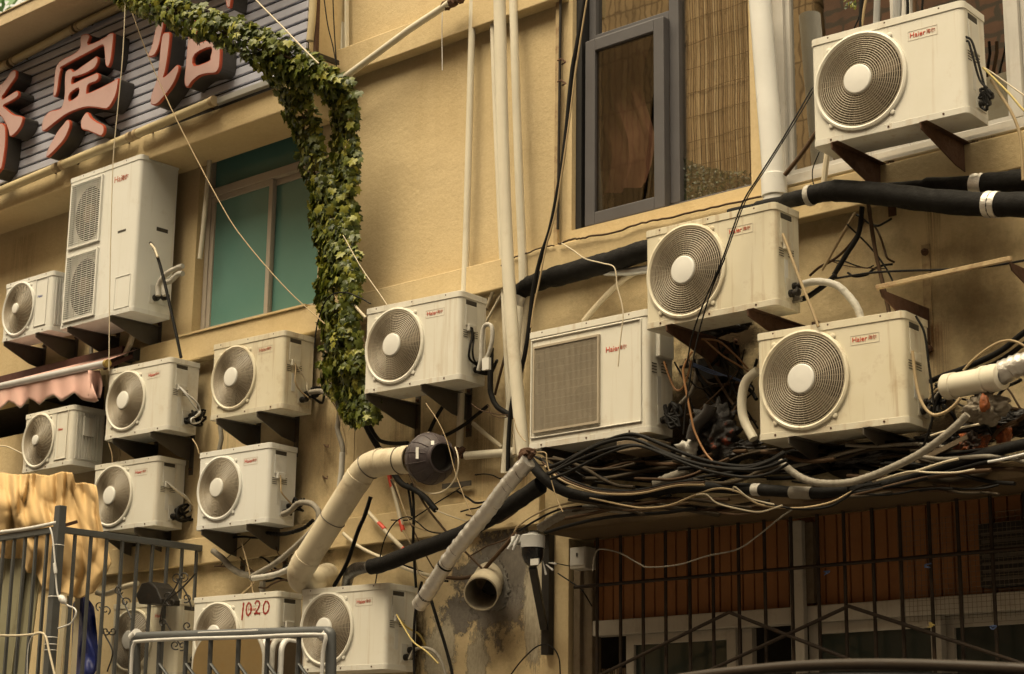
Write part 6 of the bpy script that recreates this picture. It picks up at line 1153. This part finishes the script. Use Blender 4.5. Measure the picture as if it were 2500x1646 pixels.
for i, y in enumerate((1331, 1456, 1555, 1572, 1586)): tag(MB().ring((cx0, cy0, P(145, y, 1.18).z), (0, 0, 1), .038, .0028, 20, 4).build('wire_tie', 'whitewire', smooth=0), 'thin white tie round the corner post, %s of five' % ('topmost', 'second', 'third', 'fourth', 'lowest')[i], 'tie')
# ---- nearer barrier
OB = 2.5; bb = thing('barrier', 'grey tubular steel barrier frame with a white cable along its rail', 'barrier', P(570, 1640, OB)); bo = Vector(bb.location); q = lambda x, y, o_=0: P(x, y, OB + o_) - bo
pl, pr_ = q(334, 1556), q(806, 1543); MB().tube(spline([q(331, 1700), q(331, 1580), q(333, 1562), q(345, 1556), q(500, 1551), q(700, 1545), q(790, 1543), q(803, 1547), q(807, 1562), q(808, 1700)], 6), .0245, 14).build('frame_tube', 'greysteel', bb, smooth=60)
for x in (388, 453, 513, 581, 652, 728): MB().tube([q(x + 2, 1556), q(x - 4, 1700)], .011, 8).build('bar', 'greysteel', bb, smooth=60); MB().tube([q(x - 2, 1617), q(x + 22, 1650), q(x + 28, 1690)], .008, 6).build('hook_brace', 'greysteel', bb, smooth=60)
MB().tube(spline([q(318, 1700, .04), q(322, 1600, .04), q(328, 1572, .04), q(340, 1566, .04), q(450, 1560, .04), q(600, 1556, .04), q(700, 1551, .04), q(780, 1550, .04), q(795, 1556, .04), q(788, 1600, .04), q(784, 1700, .04)], 8), .0085, 8).build('white_cable', 'whitewire', bb, smooth=60)
for x in (334, 800): MB().tube([q(x - 9, 1559), q(x + 3, 1546)], .028, 12).build('corner_tape', 'whitewire', bb, smooth=60)
tag(MB().tube(px3([(484, 1545), (560, 1542), (630, 1539)], 2.52), .004, 6).build('white_strip', 'whitewire', smooth=60), 'white strip lying on the barrier rail', 'strip')
def roundboard(name, px0, px1, ytop, off, th, m_, rim, lab, lean=0.):
    p0, p1 = P(px0, ytop, off), P(px1, ytop, off); w = p1.x - p0.x; zt = p0.z; r = min(.16, w * .3); t = thing(name, lab, 'table top', (p0.x, p0.y, 1.6), R(lean), 'folded table tops behind the barrier'); h = zt - 1.6
    lp = [(0, 0, 0)] + [(r - r * math.cos(a), 0, h - r + r * math.sin(a)) for a in [math.pi / 2 * i / 8 for i in range(9)]] + [(w - r + r * math.sin(a), 0, h - r + r * math.cos(a)) for a in [math.pi / 2 * i / 8 for i in range(9)]] + [(w, 0, 0)]
    MB().prism([lp], (0, th, 0)).build('board', m_, t, smooth=0); MB().tube([Vector(v) + Vector((0, th / 2, 0)) for v in lp], th * .55, 8).build('rim', rim, t, smooth=60)
roundboard('folded_table', 474, 644, 1550, 1.75, .02, 'ochre', 'tape', 'ochre table top with pale rim behind the barrier bars')
for i, (x, m_, rim, lab) in enumerate(((650, 'boardred', 'whitewire', 'reddish brown folded table with striped white rim'), (672, 'boarddark', 'tape', 'dark folded table behind the reddish one'), (694, 'boarddark', 'whitewire', 'dark folded table nearest the barrier post'))): roundboard('folded_table', x, x + 70, 1559 + 2 * i, 1.6 - .05 * i, .03, m_, rim, lab, 112)
# ================================================================ TREE behind the roof
tr = thing('tree', 'leafy green tree showing above the roof edge in the top left corner', 'tree', (-29.0, 9.5, 0)); rr = random.Random(9)
MB().tube([(0, 0, 0), (.1, 0, 4), (.0, .2, 8), (.3, 0, 14)], [.3, .25, .2, .08], 10).build('trunk', 'bark', tr, smooth=60); cr = MB()
for k in range(60):
    c = Vector((rr.gauss(0, 1.7), rr.gauss(0, 1.7), 14.6 + rr.gauss(0, 2.0)))
    for i in range(60):
        p = c + Vector((rr.gauss(0, .5), rr.gauss(0, .5), rr.gauss(0, .4))); n = Vector((rr.gauss(0, 1), rr.gauss(0, 1), rr.gauss(.4, 1))).normalized(); u = n.orthogonal().normalized() * .11; v = n.cross(u.normalized()) * .06
        cr.add([p - u, p - v, p + u, p + v], [(0, 1, 2, 3)])
cr.build('crown', 'treeleaf', tr, smooth=0, fix=False)
# tan strips and leaves made to stand in for reflections in the grey window
x0, x1 = P(1647, 300, -.1).x - .17, W2[1] - .02; bl_ = thing('reflection_strips', 'tan strips standing in for the tile reflection in the large grey framed pane', 'stand_in', ((x0 + x1) / 2, .17, 4.9)); k0 = Vector(bl_.location)
mb = MB(); n = int((x1 - x0) / .016)
for i in range(n):
    x = x0 + .016 * (i + .5) - k0.x; w = .0062; y = rnd.uniform(-.004, .004); vv = [(x - w, y, 0), (x - w * .5, y - .004, 0), (x + w * .5, y - .004, 0), (x + w, y, 0)]
    mb.add([(a, b + .006 * math.sin(z * 9 + x * 5), z + rnd.uniform(-.01, .01)) for z in [j * .18 for j in range(11)] for a, b, c in vv], [(j * 4 + q, j * 4 + q + 1, j * 4 + q + 5, j * 4 + q + 4) for j in range(10) for q in range(3)])
mb.build('reflection_reeds', 'reflection_reed', bl_, smooth=0, fix=False)
mb = MB()
for j in range(12): z = .08 + j * .15; mb.tube([(x0 - k0.x + (x1 - x0) * t / 12, -.012 + rnd.uniform(-.003, .002), z + .004 * math.sin(t * 1.3 + j)) for t in range(13)], .002, 4)
mb.build('reflection_threads', 'brownwire', bl_, smooth=0, fix=False)
x0b, x1b = W2[0] - .1, P(1647, 300, -.1).x - .05; b2 = thing('reflection_strips', 'short strips standing in for reflection in the small upper pane of the grey window', 'stand_in', (x0b, .19, zt + .0)); mb = MB(); n = int((x1b - x0b) / .016)
for i in range(n):
    x = .016 * i; mb.add([(x, 0, .03 + rnd.uniform(0, .05)), (x + .006, -.004, .03), (x + .012, 0, .03 + rnd.uniform(0, .05)), (x, 0, .62), (x + .006, -.004, .62), (x + .012, 0, .62)], [(0, 1, 4, 3), (1, 2, 5, 4)])
mb.build('reflection_reeds', 'reflection_reed', b2, smooth=0, fix=False)
pl = thing('reflected_leaves', 'dark leaves standing in for reflected foliage at the foot of the large grey pane', 'plant', (P(1690, 500, -.15).x, .148, 4.91)); mb = MB()  # leaves take the place of foliage reflected in the pane
for i in range(1500):
    x = abs(rr.gauss(0, .20)); h = .27 * math.exp(-x * 3.2) + .05; leaf(mb, Vector((x - .10, rr.uniform(-.012, .012), rr.uniform(.0, h))), Vector((rr.gauss(0, .6), -1, rr.gauss(.3, .5))), Vector((rr.gauss(0, .4), 0, 1)), .022, rr)
mb.build('leaves', 'reflectleaf', pl, smooth=0, fix=False)
# text curves become meshes
dg = bpy.context.evaluated_depsgraph_get()
for o in [o for o in SC.objects if o.type == 'FONT']:
    me = bpy.data.meshes.new_from_object(o.evaluated_get(dg)); n = bpy.data.objects.new('lettering', me); COL.objects.link(n); n.parent = o.parent; n.matrix_local = o.matrix_local.copy(); bpy.data.objects.remove(o)
# ================================================================ LIGHT
SUN_EL, SUN_AZ = 64, 184   # degrees; azimuth measured from +Y clockwise
w = bpy.data.worlds.new('World'); SC.world = w; w.use_nodes = True
nt = w.node_tree; nt.nodes.clear()
sky = nt.nodes.new('ShaderNodeTexSky'); sky.sky_type = 'NISHITA'; sky.sun_disc = False; sky.sun_elevation = R(SUN_EL); sky.sun_rotation = R(SUN_AZ); sky.dust_density = 4; sky.air_density = 1
hs = nt.nodes.new('ShaderNodeHueSaturation'); hs.inputs['Saturation'].default_value = .12
tn = nt.nodes.new('ShaderNodeMix'); tn.data_type = 'RGBA'; tn.blend_type = 'MULTIPLY'; tn.inputs[0].default_value = 1; tn.inputs[7].default_value = (1, .865, .62, 1)
bg = nt.nodes.new('ShaderNodeBackground'); bg.inputs[1].default_value = .145; ow = nt.nodes.new('ShaderNodeOutputWorld')
nt.links.new(sky.outputs[0], hs.inputs['Color']); nt.links.new(hs.outputs[0], tn.inputs[6]); nt.links.new(tn.outputs[2], bg.inputs[0]); nt.links.new(bg.outputs[0], ow.inputs[0])
sun = bpy.data.lights.new('sun', 'SUN'); sun.energy = 1.4; sun.angle = R(42); sun.color = (1, .855, .60); so = bpy.data.objects.new('sun', sun); COL.objects.link(so)
d = Vector((math.sin(R(SUN_AZ)) * math.cos(R(SUN_EL)), math.cos(R(SUN_AZ)) * math.cos(R(SUN_EL)), math.sin(R(SUN_EL))))
so.rotation_euler = (-d).to_track_quat('-Z', 'Y').to_euler(); so.location = (-5, -6, 12)
vs_ = SC.view_settings; vs_.view_transform = 'Standard'; vs_.look = 'None'; vs_.exposure = EXPO; vs_.gamma = 1
SC.render.resolution_x = 1024; SC.render.resolution_y = 674
SC.cycles.use_denoising = True; SC.cycles.max_bounces = 8; SC.cycles.diffuse_bounces = 1; SC.cycles.transparent_max_bounces = 8
